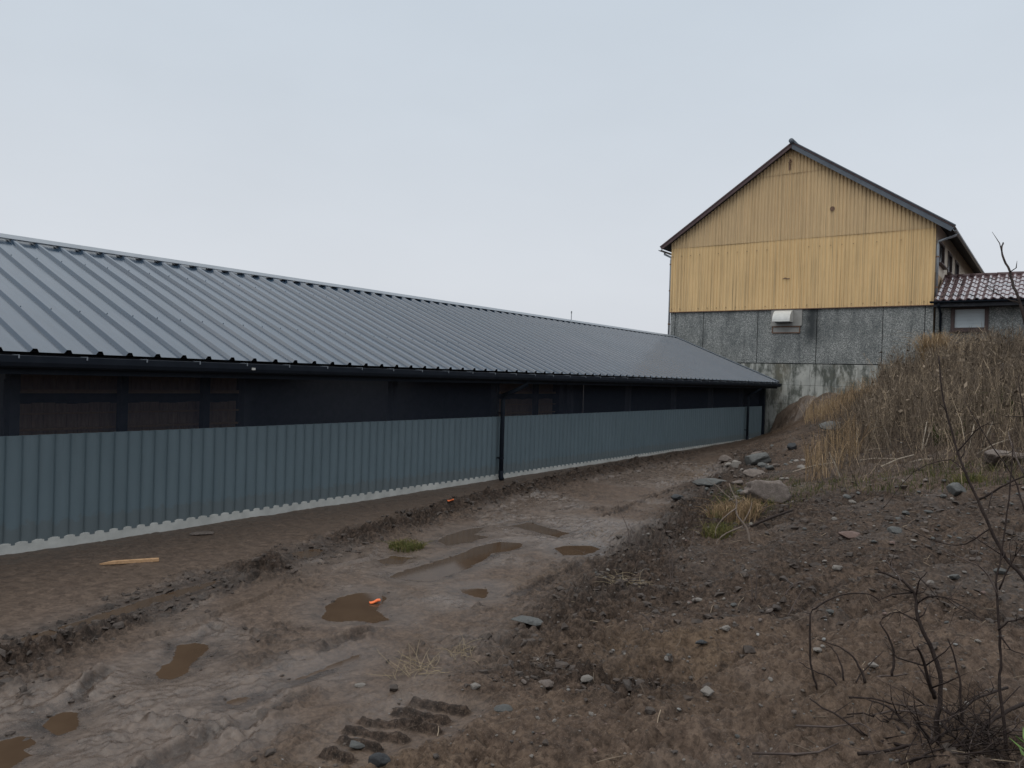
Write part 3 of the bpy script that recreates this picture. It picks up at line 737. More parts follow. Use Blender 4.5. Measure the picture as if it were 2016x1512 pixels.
MB().tube([(AX0+.16, 29.06, 4.9), (AX0+.16, 29.10, 4.80), (AX0+.16, AY-.06, 4.62), (AX0+.16, AY-.06, 2.9)], .042, 8).build('downpipe', MAT['black'], ax, smooth=True)

# ------------------------------------------------------------------ stones
import bmesh
def rock_mesh(name, seed, sub=3, amp=.28, cuts=5, flat=1.0):
    bm = bmesh.new(); bmesh.ops.create_icosphere(bm, subdivisions=sub, radius=1)
    rnd = random.Random(seed); pl = []
    for _ in range(cuts):
        n = Vector((rnd.gauss(0,1), rnd.gauss(0,1), rnd.gauss(0,.8))).normalized(); pl.append((n, rnd.uniform(.55, .85)))
    for v in bm.verts:
        p = v.co.copy(); d = 1+amp*mnoise.noise(p*1.3+Vector((seed*3.1, 0, 0)))+amp*.35*mnoise.noise(p*4+Vector((0, seed*2.3, 0)))+amp*.22*mnoise.noise(p*9+Vector((seed, 0, 5)))-amp*.9*max(0, .12-abs(mnoise.noise(p*2.1+Vector((seed, 7, 1)))))
        p = p*d
        for n, k in pl:
            e = p.dot(n)-k
            if e > 0: p = p-n*e*.92
        p.z *= flat; v.co = p
    me = bpy.data.meshes.new(name); bm.to_mesh(me); bm.free()
    if sub > 2: me.polygons.foreach_set('use_smooth', [False]*len(me.polygons))
    return me
def place_rock(px, py, wpx, ratio, kind, label, seed, rot=0, deep=.0, tilt=0, name='stone', cat='stone', group='stones on the muddy ground', sub=4, cuts=6, amp=.25, sm=True, lift=.55):
    p = hit(px, py); dpt = -((p-CAM) @ M)[2]; w = wpx*dpt/FP/2
    me = rock_mesh(name, seed, sub, amp, cuts); me.materials.append(ROCK[kind])
    if sm: me.polygons.foreach_set('use_smooth', [True]*len(me.polygons))
    o = bpy.data.objects.new(name, me); COL.objects.link(o)
    o.location = (p[0], p[1], p[2]+w*ratio*lift-deep); o.scale = (w*1.12, w*.8, w*ratio); o.rotation_euler = (tilt, tilt*.4, math.radians(35)+rot)
    return tag(o, label, cat, group)
place_rock(1508, 992, 84, .62, 'brown', 'big rounded pinkish boulder with dry grass at its foot', 3, 0, name='boulder', cat='boulder', cuts=10, lift=.9, amp=.42)
place_rock(1492, 912, 56, .55, 'grey', 'slanting blue grey slab of rock near the shed corner', 5, .3, tilt=-.25, name='boulder', cat='boulder', cuts=8)
place_rock(1985, 912, 84, .45, 'brown', 'pale angular boulder on the bank at the right edge under the weeds', 8, .2, name='boulder', cat='boulder', cuts=8)
place_rock(1884, 976, 46, .6, 'grey', 'grey pointed stone on the bank behind a bare branch', 12, .5, name='boulder', cat='stone', cuts=8)
place_rock(1038, 1230, 60, .22, 'grey', 'flat pale grey stone slab lying on the sandy mud', 21, -.5, cuts=9, lift=.35)
place_rock(1674, 1060, 44, .42, 'red', 'reddish flat stone lying on the sandy part of the bank', 23, -.3, cuts=8)
place_rock(1760, 1050, 30, .5, 'grey', 'blue grey stone on the bank right of the reddish flat stone', 24, .2)
place_rock(1400, 957, 62, .35, 'grey', 'flat wet grey stone left of the big rounded boulder', 26, 0, cuts=8)
place_rock(1484, 937, 44, .4, 'brown', 'flat brown stone just behind the big rounded boulder', 27, .4)
place_rock(1448, 920, 24, .7, 'pale', 'small pale stone between the blue grey slab and the big boulder', 28, .4)
place_rock(1428, 908, 24, .6, 'brown', 'brown stone in front of the blue grey slab', 29, .1)
place_rock(1333, 984, 24, .55, 'dark', 'small black stone at the edge of the wet track', 30, .3)
place_rock(1648, 1124, 18, .7, 'pale', 'whitest small stone in the middle of the furrowed bank', 31, .3)
place_rock(1392, 1370, 28, .6, 'pale', 'pale knobbly stone on dark earth in the foreground', 32, -.8)
place_rock(1155, 1345, 24, .6, 'pale', 'pale wedge shaped stone half sunk in dark mud', 33, .6)
place_rock(1075, 1360, 34, .5, 'brown', 'rounded brown stone half buried in dark mud', 34, .2)
place_rock(935, 1357, 21, .65, 'pale', 'light egg shaped stone right of the tyre print', 35, .2)
place_rock(744, 1507, 42, .6, 'dark', 'black wet lump at the bottom edge below the tyre print', 36, 0)
place_rock(703, 1467, 44, .16, 'grey', 'flat pale stone lying in the lower end of the tyre print', 37, -.9)
place_rock(990, 1398, 34, .35, 'grey', 'greyish stone sunk in mud right of the tyre print', 38, .2)
place_rock(710, 1352, 22, .4, 'pale', 'small pale patch of stone at the smooth mud edge above the tyre print', 39, .2)
place_rock(1518, 1482, 26, .4, 'pale', 'flat pale stone on a dead branch near the bottom edge', 40, .2)
place_rock(1372, 1185, 20, .5, 'pale', 'tan pebble on open sandy earth below the churned clods', 41, .2)
place_rock(1380, 1268, 22, .5, 'dark', 'dark brown lump of stone on sandy earth', 42, .2)
place_rock(1430, 1242, 18, .6, 'pale', 'pale pebble beside the dark brown lump of stone', 43, .2)
place_rock(1313, 1300, 14, .7, 'pale', 'small round pebble above the dark hollow', 44, .2)
place_rock(1632, 1208, 18, .5, 'grey', 'grey pebble under the arching bramble stem', 45, .2)
place_rock(1720, 1314, 20, .5, 'pale', 'pale flat stone among the cut twigs', 46, .2)
place_rock(1610, 1287, 18, .5, 'pale', 'pale stone inside the arching bramble stem', 47, .2)
place_rock(1880, 1140, 24, .55, 'grey', 'grey stone beside the upper furrows, left of the tall sapling', 48, .2)
place_rock(1970, 1130, 24, .55, 'grey', 'blue grey stone behind the tall sapling stem', 49, .2)
place_rock(398, 1052, 42, .14, 'brown', 'flat brown slab lying in the mud by the shed footing', 50, .3, cuts=8)
place_rock(1560, 884, 20, .8, 'dark', 'dark round stone under the tan grass of the bank', 51, .1)
place_rock(1640, 845, 50, .4, 'grey', 'grey rock on the bank above the tan grass', 52, .1)
place_rock(1620, 1270+5, 12, .6, 'pale', 'tiny pale stone left of the arching bramble foot', 53, .1)
place_rock(1830, 1150, 14, .6, 'pale', 'bright little pebble beside the forked shrub top', 54, .1)

# many look-alike small stones on the bank: copies of six shapes
pm = [rock_mesh('small_stone', 100+i, 2, .25, 4) for i in range(6)]
kinds = ['pale', 'brown', 'grey', 'brown', 'red', 'pale']
protos = []
for me_, k in zip(pm, kinds):
    me_.materials.append(ROCK[k]); protos.append(me_)
pr0 = None; cnt = 0
POLY_ST = [(1010,1250),(1200,1080),(1350,980),(1420,900),(1500,870),(1560,940),(1750,960),(2016,960),(2016,1512),(900,1512),(960,1330)]
while cnt < 190:
    px, py = random.uniform(900, 2030), random.uniform(870, 1512)
    if poly_sd(np.array([px]), np.array([py]), POLY_ST)[0] > 0: continue
    p = hit(px, py); i = random.randrange(6)
    if pr0 is None: pr0 = bpy.data.objects.new('small_stone', protos[i]); o = pr0
    else: o = pr0.copy(); o.data = protos[i]
    COL.objects.link(o)
    dpt = -((p-CAM) @ M)[2]
    r = dpt/FP*random.choice([3, 3.5, 4, 4.5, 5.5, 7, 9])*.5*min(1.4, 5/dpt+.75)
    o.location = (p[0], p[1], p[2]+r*.15); o.scale = (r*random.uniform(.9, 1.4), r*random.uniform(.7, 1), r*random.uniform(.4, .75)); o.rotation_euler = (random.uniform(-.3, .3), random.uniform(-.3, .3), random.uniform(0, 6.3))
    tag(o, 'small stone strewn over the dark earth bank', 'stone', 'small stones strewn over the bank'); cnt += 1

for poly, n, szs, ks, lab, grp in (([(1385,965),(1450,890),(1540,868),(1590,895),(1560,970),(1480,1000)], 34, (6, 7, 9, 12, 17), (0, 1, 2, 2, 3), 'grey stone in the rubble at the foot of the bank near the big boulder', 'rubble stones at the bank foot'),
                                ([(1650,965),(1760,945),(2016,940),(2030,1110),(1850,1090),(1700,1030)], 46, (5, 6, 8, 10, 14), (2, 2, 0, 1, 2), 'small grey stone on the upper bank under the weeds', 'small grey stones on the upper bank')):
    k = 0; pr0 = None
    while k < n:
        px, py = random.uniform(1380, 2035), random.uniform(860, 1115)
        if poly_sd(np.array([px]), np.array([py]), poly)[0] > 0: continue
        p = hit(px, py); o = pr0.copy() if pr0 else bpy.data.objects.new('rubble_stone' if n == 34 else 'bank_stone', protos[0]); pr0 = pr0 or o
        o.data = protos[random.choice(ks)]; COL.objects.link(o); dpt = -((p-CAM) @ M)[2]; r = dpt/FP*random.choice(szs)*.55
        o.location = (p[0], p[1], p[2]+r*.12); o.scale = (r*random.uniform(1, 1.5), r*random.uniform(.7, 1), r*random.uniform(.35, .7)); o.rotation_euler = (random.uniform(-.3, .3), random.uniform(-.3, .3), random.uniform(0, 6.3))
        tag(o, lab, 'stone', grp); k += 1
# gravel: too many to count
b = MB(); ico = rock_mesh('pebble', 300, 1, .3, 2); iv = np.array([v.co[:] for v in ico.vertices]); fi = [tuple(p.vertices) for p in ico.polygons]
N = 22000
gxr = RS.uniform(-9, 3.2, N); gyr = 1.0+24*RS.uniform(0, 1, N)**1.35
z_, s_, b_ = base_h(gxr, gyr); hz, wt, dk, sn_ = heights(gxr, gyr, True)
keep = RS.rand(N) < np.where(s_ > .1, np.where(gyr > 5.5, 1., .85), .10)
for k in np.nonzero(keep)[0]:
    d = math.hypot(gxr[k], gyr[k]); r = (.0045+.011*RS.rand()**3)*(1+.035*d)
    if s_[k] < .1: r *= .55
    t = RS.uniform(0, 6.3); c, s = math.cos(t), math.sin(t); q = iv*np.array([r*RS.uniform(.8, 1.5), r, r*RS.uniform(.4, .8)])
    q = np.column_stack([q[:, 0]*c-q[:, 1]*s, q[:, 0]*s+q[:, 1]*c, q[:, 2]])+np.array([gxr[k], gyr[k], hz[k]+r*.12])
    b.add(q, fi, float(np.clip(RS.beta(1.6, 2.6), 0, 1)))
tag(b.build('gravel', MAT['gravel'], tint=True, org=(0, 0, 0)), 'fine gravel and pebbles scattered over the mud and bank', 'gravel', kind='stuff')
# mud clods: too many to count
b = MB(); N = 60000
cx_ = RS.uniform(-9, 1.5, N); cy_ = 1.2+20*RS.uniform(0, 1, N)**1.5
hz, wt, dk, sn_ = heights(cx_, cy_, True); z_, s_, b_ = base_h(cx_, cy_)
tdm = np.min([seg_dist(cx_, cy_, [a, c])[0] for a, c in TREADW], axis=0); onr = (s_ < -.1) & (b_ > .55); keep = (RS.rand(N) < np.clip(dk*.75-.06, 0.0, 1)*np.where(onr, .3, 1)) & (tdm > .2)
for k in np.nonzero(keep)[0]:
    r = (.006+.036*RS.rand()**3.5)*(.55 if onr[k] else 1); t = RS.uniform(0, 6.3); c, s = math.cos(t), math.sin(t)
    q = iv*(1+.35*RS.randn(len(iv), 1))*np.array([r*RS.uniform(.8, 1.7), r, r*RS.uniform(.5, .9)])
    q = np.column_stack([q[:, 0]*c-q[:, 1]*s, q[:, 0]*s+q[:, 1]*c, q[:, 2]])+np.array([cx_[k], cy_[k], hz[k]+r*.1])
    b.add(q, fi)
tag(b.build('mud_clods', MAT['clod'], org=(0, 0, 0)), 'dark churned mud clods along the track edges and bank', 'mud clods', kind='stuff')

# ------------------------------------------------------------------ litter
p0, p1 = hit(196, 1113), hit(313, 1105)
q = MB(); d = nrm(p1-p0); sdv = nrm(np.cross(d, (0, 0, 1)))
L = np.linalg.norm(p1-p0); up = np.array([0, 0, 1.])
vs = []
for t, w, hgt in ((0, .004, .012), (.22*L, .022, .03), (.97*L, .024, .03), (L, .022, .028)):
    for a, e in ((-1, 0), (1, 0), (1, 1), (-1, 1)): vs.append(p0+d*t+sdv*a*w+up*(.004+e*hgt))
fs = [(0,1,2,3), (12,15,14,13)]
for i in range(3):
    for j in range(4): fs.append((i*4+j, (i+1)*4+j, (i+1)*4+(j+1) % 4, i*4+(j+1) % 4))
tag(q.add(vs, fs).build('wooden_stake', MAT['pine']), 'light pine stake with a pointed end lying on the mud', 'stake')
def scrap(px, py, wpx, lab, zf=None):
    p = hit(px, py) if zf is None else on_z(px, py, zf); p[2] += .012; w = wpx*(-((p-CAM) @ M)[2])/FP/2
    R = M[:, 0]*np.array([1, 1, 0]); Fv = np.array([-R[1], R[0], 0]); q = MB(); out = []
    for (u, v_) in ((-1, -.5), (-.4, .2), (.2, .9), (.8, 1.0), (1, .3), (.6, -.4), (-.2, -.9), (-.7, -1)): out.append(p+R*u*w+Fv*v_*w+up*(.01*math.sin(u*3)))
    n = len(out); q.add(out+[o+up*.008 for o in out], [tuple(range(n))[::-1], tuple(range(n, 2*n))]+[(i, (i+1) % n, n+(i+1) % n, n+i) for i in range(n)])
    tag(q.build('plastic_scrap', MAT['orange']), lab, 'plastic scrap', 'orange plastic scraps')
scrap(738, 1187, 21, 'bright orange plastic scrap lying in a brown puddle', PW[1][1])
scrap(887, 989, 13, 'orange plastic scrap on bare earth beside the grey shed wall')

# ------------------------------------------------------------------ dead weeds and grasses
def ribbon(b, pts, w, tint):
    pts = np.array(pts); k = len(pts); d = nrm(pts[-1]-pts[0]+1e-9); ang = RS.uniform(0, math.pi)
    a = nrm(np.cross(d, [math.cos(ang), math.sin(ang), .15])); c = np.cross(d, a)
    for e in (a, c):
        vs = []
        for i, p in enumerate(pts):
            ww = w*(1-.75*i/(k-1)); vs += [p-e*ww, p+e*ww]
        b.add(vs, [(2*i, 2*i+1, 2*i+3, 2*i+2) for i in range(k-1)], tint)
def scatter(n, poly, x0, x1, y0, y1):
    X = RS.uniform(x0, x1, n); Y = RS.uniform(y0, y1, n); Zs = heights(X, Y)
    px, py = project(np.column_stack([X, Y, Zs])); m = (poly_sd(px, py, poly) < 0) & (Y < 29.1)
    return np.column_stack([X, Y, Zs])[m]
BANK = [(1690,885),(1735,810),(1725,760),(1750,722),(1800,712),(1900,706),(2016,690),(2500,690),(2500,905),(2016,893),(1930,880),(1870,895),(1800,880)]
b = MB(); P = scatter(34000, BANK, -7, 7, 8, 29.3); print('weeds', len(P))
for p in P[:20000]:
    if vn(p[0]*1.6+3, p[1]*1.6) < .30: continue
    h = RS.uniform(.35, 1.05)*(.7+.5*vn(p[0]*.8, p[1]*.8)); lean = RS.normal(0, .10, 2)*(1 if RS.rand() < .85 else 4); t = float(np.clip(RS.normal(.36+.35*vn(p[0]*.9, p[1]*.9+7), .2), 0, 1)); w = RS.uniform(.003, .0065)*(1+p[1]*.022)
    top = p+np.array([lean[0]*h, lean[1]*h, h]); mid = p+np.array([lean[0]*h*.35, lean[1]*h*.35, h*.5])
    ribbon(b, [p-up*.03, mid, top], w, t)
    for _ in range(RS.randint(0, 3)):
        q = p+(top-p)*RS.uniform(.2, 1); e1 = RS.normal(0, .018, 3)*(1+.03*p[1]); e2 = RS.normal(0, .011, 3)*(1+.03*p[1])
        b.add([q, q+e1+e2, q+2*e1, q+e1-e2], [(0, 1, 2, 3)], float(np.clip(t+RS.normal(-.05, .15), 0, .62)))
    for _ in range(RS.randint(2, 6)):
        f = RS.uniform(.35, .95); q = p+(top-p)*f; dv = np.array([RS.normal(0, .065), RS.normal(0, .065), RS.uniform(.06, .26)])*h
        ribbon(b, [q, q+dv*.6, q+dv+np.array([0, 0, RS.uniform(-.04, .02)])], w*.75, float(np.clip(t+RS.normal(0, .12), 0, 1)))
SPARSE = [(1585,965),(1625,880),(1690,800),(1730,770),(1760,860),(1880,870),(2016,870),(2500,880),(2500,985),(2016,960),(1900,965),(1760,965),(1660,975)]
for p in scatter(30000, SPARSE, -7, 7, 8, 29.3)[:4200]:
    yy_ = project(p)[1]
    if yy_ > 915 and RS.rand() < (yy_-915)/60: continue
    h = RS.uniform(.12, .75)*(1 if yy_ < 900 else .55); lean = RS.normal(0, .4, 2); t = float(np.clip(RS.normal(.45, .28), 0, 1)); top = p+np.array([lean[0]*h, lean[1]*h, h])
    ribbon(b, [p-up*.03, (p+top)/2+up*.04*h, top], RS.uniform(.002, .0045)*(1+p[1]*.02), t)
    for _ in range(RS.randint(0, 4)):
        q = p+(top-p)*RS.uniform(.3, .95); dv = np.array([RS.normal(0, .16), RS.normal(0, .16), RS.uniform(-.02, .2)])*h
        ribbon(b, [q, q+dv*.6, q+dv], .0025*(1+p[1]*.02), t)
tag(b.build('dead_weeds', MAT['weeds'], tint=True, org=(0, 0, 0)), 'dense thicket of dead brown weed stalks over the top of the bank', 'weeds', kind='stuff')
def blades(b, P, hmin, hmax, lean, w0, tmid, tsd, droop=.25):
    for p in P:
        h = RS.uniform(hmin, hmax); a = RS.uniform(0, 6.3); l = abs(RS.normal(0, lean))*h; dx = np.array([math.cos(a), math.sin(a), 0])
        w = w0*RS.uniform(.6, 1.3)*(1+.02*p[1]); t = float(np.clip(RS.normal(tmid, tsd), 0, 1))
        ribbon(b, [p-up*.02, p+dx*l*.25+up*h*.5, p+dx*l*.7+up*h*.88, p+dx*l*1.2+up*h*(1-droop*RS.rand())], w, t)
TAN = [[(1578,960),(1585,915),(1625,880),(1665,850),(1705,860),(1690,910),(1640,945)], [(1582,840),(1595,800),(1630,760),(1690,742),(1725,745),(1735,790),(1690,810),(1640,830)],
       [(1860,800),(1930,770),(2016,780),(2016,830),(1900,830)]]
b = MB()
for k, (pl, n) in enumerate(zip(TAN, (16000, 16000, 4000))):
    blades(b, scatter(n, pl, -8.5, 4, 8, 29.3)[:2600], .25, .75, .35, .0038, .5 if k < 2 else .3, .25)
tag(b.build('tan_grass', MAT['tan'], tint=True, org=(0, 0, 0)), 'tan dry grass on the lower left side of the weedy bank', 'dry grass', kind='stuff')
LOW = [(1380,1040),(1400,985),(1450,965),(1530,940),(1600,955),(1750,935),(1900,905),(2016,905),(2016,960),(1800,975),(1620,975),(1560,1005),(1450,1030)]
b = MB()
blades(b, scatter(40000, LOW, -7, 3, 5, 16)[:1400], .04, .16, .6, .0028, .45, .3)
blades(b, scatter(9000, [(1390,1030),(1420,990),(1480,985),(1530,1000),(1500,1020)], -6, 0, 6, 16)[:500], .06, .2, .6, .003, .35, .3)
blades(b, scatter(9000, [(1840,880),(1830,840),(1890,830),(1900,870)], -3, 2, 8, 20)[:200], .1, .3, .7, .012, .2, .1)
blades(b, scatter(9000, [(1930,830),(1960,790),(2016,780),(2016,840)], -3, 4, 8, 24)[:250], .2, .5, .5, .010, .3, .15)
tag(b.build('green_grass', MAT['green'], tint=True, org=(0, 0, 0)), 'short patchy green and yellow grass on the lower bank', 'grass', kind='stuff')

def tussock(px, py, wpx, n, h, mat, name, label, cat, lean=.6, tm=.5, group=None, w=.003, ts=.25):
    p = hit(px, py); r = wpx*(-((p-CAM) @ M)[2])/FP/2; b = MB(); P = []
    for _ in range(n):
        a = RS.uniform(0, 6.3); q = r*math.sqrt(RS.rand()); P.append((p[0]+q*math.cos(a), p[1]+q*math.sin(a)))
    P = np.array(P); zz = heights(P[:, 0], P[:, 1]); blades(b, np.column_stack([P, zz]), h*.5, h, lean, w, tm, ts, .5)
    return tag(b.build(name, mat, tint=True), label, cat, group)
tussock(800, 1080, 70, 420, .09, MAT['green'], 'grass_tuft', 'green grass tuft alone on the wet track beside the long puddle', 'grass tuft', .9, .75, w=.0035)
p = hit(1850, 745); 
b = MB(); c0 = np.array([-3.35, 27.6, H(-3.35, 27.6)])
blades(b, np.array([c0+np.array([RS.normal(0, .12), RS.normal(0, .12), 0]) for _ in range(700)]), .8, 1.45, .42, .0045, .55, .2, .45)
tag(b.build('ornamental_grass', MAT['tan'], tint=True), 'rounded golden grass clump on the bank top below the annex window', 'grass clump')
tussock(1445, 1020, 100, 420, .30, MAT['tan'], 'grass_tuft', 'tan grass tuft at the foot of the big rounded boulder', 'grass tuft', .7, .35, w=.0035)

tussock(1412, 1052, 60, 260, .16, MAT['green'], 'grass_tuft', 'yellow green grass tuft at the bank foot left of the leafless sticks', 'grass tuft', .8, .85, w=.003)
tussock(1905, 950, 60, 160, .14, MAT['green'], 'grass_tuft', 'low yellowish grass tuft on the upper bank beside the grey pointed stone', 'grass tuft', .9, .7, w=.003)
def straws(px, py, spread, n, lmin, lmax, name, label, mat='straw', cat='straw', up_=.25, r0=.0017):
    c = hit(px, py); s = spread*(-((c-CAM) @ M)[2])/FP/2; b = MB()
    for _ in range(n):
        x = c[0]+RS.normal(0, s*.5); y = c[1]+RS.normal(0, s*.5); a = RS.uniform(0, 6.3); l = RS.uniform(lmin, lmax); e = abs(RS.normal(0, up_))
        p = np.array([x, y, H(x, y)+.006]); d = np.array([math.cos(a), math.sin(a), 0])
        q = p+d*l; sd_ = np.array([-d[1], d[0], 0])*RS.normal(0, .12)*l; z1 = max(H(q[0], q[1])+.006, p[2]+e*l); q[2] = z1; m = (p+q)/2+up*RS.uniform(0, .10)*l+sd_
        b.tube([p, (p+m)/2+sd_*.35+up*.004, m, (m+q)/2+sd_*.35, q], [r0, r0, r0*.9, r0*.8, r0*.5], 4)
    return tag(b.build(name, MAT[mat]), label, cat)
straws(815, 1325, 110, 46, .06, .24, 'straw_tuft', 'pale straw tuft with one upright stalk above the tyre print', up_=.35)
straws(905, 1292, 50, 34, .06, .18, 'straw_tuft', 'yellowish straw bits trodden in between the two larger straw tufts')
straws(1235, 1142, 80, 60, .08, .26, 'straw_tuft', 'loose brown straw tuft lying by the churned clods')
straws(1068, 1312, 50, 34, .04, .14, 'straw_tuft', 'small reddish straw bundle on dark mud near the flat slab', mat='stick')
straws(1250, 1075, 150, 60, .06, .22, 'twig_litter', 'dark twig litter trodden into the clods beside the track', mat='twig', cat='twigs')

b = MB(); N = 2600
lx = RS.uniform(-5, 2.2, N); ly = 1.5+14*RS.uniform(0, 1, N)**1.3; z_, s_, b_ = base_h(lx, ly)
keep = (s_ > .1) & (RS.rand(N) < .35+.65*sstep(0, .3, fbm(lx*.9+70, ly*.9+5, 4)))
for k in np.nonzero(keep)[0]:
    a = RS.uniform(0, 6.3); l = RS.uniform(.03, .20); d = np.array([math.cos(a), math.sin(a), 0]); p = np.array([lx[k], ly[k], 0]); q = p+d*l; m = (p+q)/2+np.array([-d[1], d[0], 0])*RS.normal(0, .1)*l
    hs_ = heights(np.array([p[0], m[0], q[0]]), np.array([p[1], m[1], q[1]]))
    for v_, h_ in zip((p, m, q), hs_): v_[2] = h_+.004
    m[2] = max(m[2], (p[2]+q[2])/2); r = RS.uniform(.0012, .0028)*(1+.05*ly[k])
    b.tube([p, m, q], [r, r*.9, r*.5], 4, float(np.clip(RS.beta(1.2, 2.2), 0, .8)))
tag(b.build('root_litter', MAT['weeds'], tint=True, org=(0, 0, 0)), 'dark bits of root and twig strewn over the earth bank', 'litter', kind='stuff')
# fallen pale stalks on the bank
FS = [((1645,912),(1560,940)),((1655,945),(1632,890)),((1700,890),(1745,945)),((1765,905),(1690,940)),((1800,875),(1770,915)),((1735,920),(1800,895)),((1822,880),(1835,840)),((1780,850),(1770,890)),
      ((1815,890),(1825,830)),((1900,880),(1890,820)),((1908,885),(1918,835)),((1935,880),(1955,830)),((1850,905),(1790,920)),((1716,870),(1728,820)),((1870,870),(1905,850)),((1925,895),(1985,865)),((1755,880),(1740,840)),((1960,870),(2000,840))]
for i, (a, c) in enumerate(FS):
    p = hit(*a); dd = -((p-CAM) @ M)[2]; q = at_depth(*c, dd+RS.uniform(-.15, .25)); q[2] = max(q[2], H(q[0], q[1])+.02)
    m = (p+q)/2+up*.03
    tag(MB().tube([p+up*.01, m, q], [.011, .010, .006], 5).build('dead_stalk', MAT['pale_stalk']), 'pale dead stalk leaning at the lower edge of the weed thicket', 'stalk', 'pale dead stalks on the bank')
def stick(pts, r, name, label, mat='bark', cat='twig', group=None, lift=.0, dd=0.):
    p0 = hit(*pts[0]); d0 = -((p0-CAM) @ M)[2]; P = [p0-up*.01]
    for k, q in enumerate(pts[1:], 1): P.append(at_depth(*q, d0+dd*k/(len(pts)-1)))
    P = [np.array([p[0], p[1], max(p[2], H(p[0], p[1])+.004)]) for p in P]
    R = [r*(1-.7*i/(len(P)-1)) for i in range(len(P))]
    return tag(MB().tube(P, R, 6).build(name, MAT[mat], smooth=True), label, cat, group)
a = hit(1478, 1040); c = hit(1560, 1008)
tag(MB().tube([a+up*.02, (a+c)/2+up*.03, c+up*.02], [.014, .018, .012], 6).build('fallen_branch', MAT['bark'], smooth=True), 'straight dark branch lying below the big rounded boulder', 'branch')

# ------------------------------------------------------------------ bare shrubs
def zz(x, y): return (1456+.27778*x, 1092+.27778*y)
def shrub(root_px, branches, name, label, cat, r0, d_jit=.25, mat='bark', twigs=0, zoomed=True, partname='branch'):
    f = zz if zoomed else (lambda x, y: (x, y))
    p0 = hit(*root_px); d0 = -((p0-CAM) @ M)[2]; root = empty(name, p0, label, cat)
    rnd = random.Random(len(branches)*7+int(root_px[0])); ends = []
    for k, (pts, r, da, db) in enumerate(branches):
        P = []
        n = len(pts)
        for i, q in enumerate(pts):
            w = at_depth(*f(*q), d0+da+(db-da)*i/(n-1))
            g_ = H(w[0], w[1]); w[2] = max(w[2], g_-.01); P.append(w)
        # smooth (Catmull-Rom) so that stems bend softly
        S = []
        for i in range(n-1):
            a, b_, c, d = P[max(i-1, 0)], P[i], P[i+1], P[min(i+2, n-1)]
            for t in (0, .33, .66): S.append(.5*((2*b_)+(-a+c)*t+(2*a-5*b_+4*c-d)*t*t+(-a+3*b_-3*c+d)*t**3)+RS.normal(0, .002, 3))
        S.append(P[-1]); m = len(S); R = [r*1.2*(1-.6*i/(m-1)) for i in range(m)]
        mb = MB().tube(S, R, 6)
        for _ in range(twigs):
            i = rnd.randrange(m//4, m-1); L_ = rnd.uniform(.04, .22); dv = nrm(np.array([rnd.gauss(0, 1), rnd.gauss(0, 1), rnd.gauss(.35, .6)])); q1 = S[i]+dv*L_*.5+RS.normal(0, .01, 3); q2 = S[i]+dv*L_+RS.normal(0, .02, 3)
            mb.tube([S[i], q1, q2], [R[i]*.5+.0006, R[i]*.4+.0005, .0009], 4)
        mb.build(partname, MAT['twig' if (mat == 'bark' and k % 3 == 2 and r < .006) else mat], root, smooth=True)
    return root
BR_ = [
 ([(1400,1350),(1400,1150),(1428,1000),(1420,850),(1385,720),(1320,590),(1270,470),(1255,400),(1250,300),(1190,220),(1145,180),(980,120)], .011, 0, .25),
 ([(1250,310),(1270,200),(1330,120)], .004, .2, .1), ([(1145,180),(1090,110),(1035,20)], .0035, .2, .35),
 ([(1250,360),(1310,310),(1400,290),(1480,310),(1600,380),(1720,470)], .004, .2, -.15), ([(1262,470),(1160,420),(1075,400)], .004, .15, .3),
 ([(1385,1010),(1340,900),(1300,740),(1258,650)], .009, .02, -.1), ([(1365,960),(1355,890),(1345,820)], .004, .02, .1),
 ([(1240,1345),(1180,1200),(1090,1110),(1020,1060),(920,1030)], .008, .05, .3), ([(1170,1350),(1080,1240),(980,1160),(880,1125),(760,1130)], .006, .05, .4),
 ([(1170,1355),(1000,1340),(880,1270),(720,1160),(580,1075),(500,1020)], .007, .0, .35), ([(1360,1350),(1290,1230),(1230,1150)], .007, .0, -.1),
 ([(840,1410),(1000,1400),(1180,1360),(1350,1345),(1450,1260),(1700,1235),(2016,1290)], .007, -.1, .0), ([(2016,1060),(1850,1140),(1750,1220),(1640,1310),(1400,1440)], .008, .1, -.15),
 ([(1900,940),(1700,1010),(1560,1110),(1400,1250)], .006, .3, .0), ([(940,1140),(1080,1105),(1200,1110),(1330,1140),(1400,1180)], .005, .25, .0),
 ([(780,1010),(950,1020),(1150,1070),(1400,1080),(1600,1180)], .005, .4, .1), ([(1420,1080),(1560,1180),(1700,1300),(1850,1400)], .006, 0, -.2),
 ([(1430,1180),(1500,1270),(1600,1370),(1700,1450)], .006, 0, -.2), ([(1200,1480),(1330,1410),(1500,1360),(1720,1340),(1900,1350)], .005, -.2, -.1),
 ([(1500,1560),(1560,1440),(1640,1330),(1760,1180),(1990,930)], .005, -.25, .1), ([(1640,1560),(1620,1420),(1660,1270)], .004, -.25, -.1), ([(1800,1520),(1790,1380),(1760,1240)], .006, -.2, -.1),
 ([(1100,1500),(1250,1440),(1450,1420),(1700,1400),(2030,1370)], .005, -.2, -.2), ([(1890,1560),(1830,1440),(1740,1330),(1600,1230)], .004, -.2, .1),
 ([(1290,1560),(1400,1450),(1560,1330),(1700,1230),(1840,1080)], .005, -.3, .15), ([(1340,1560),(1420,1500),(1600,1470),(1850,1480),(2040,1440)], .005, -.3, -.2),
]
rr = random.Random(5)
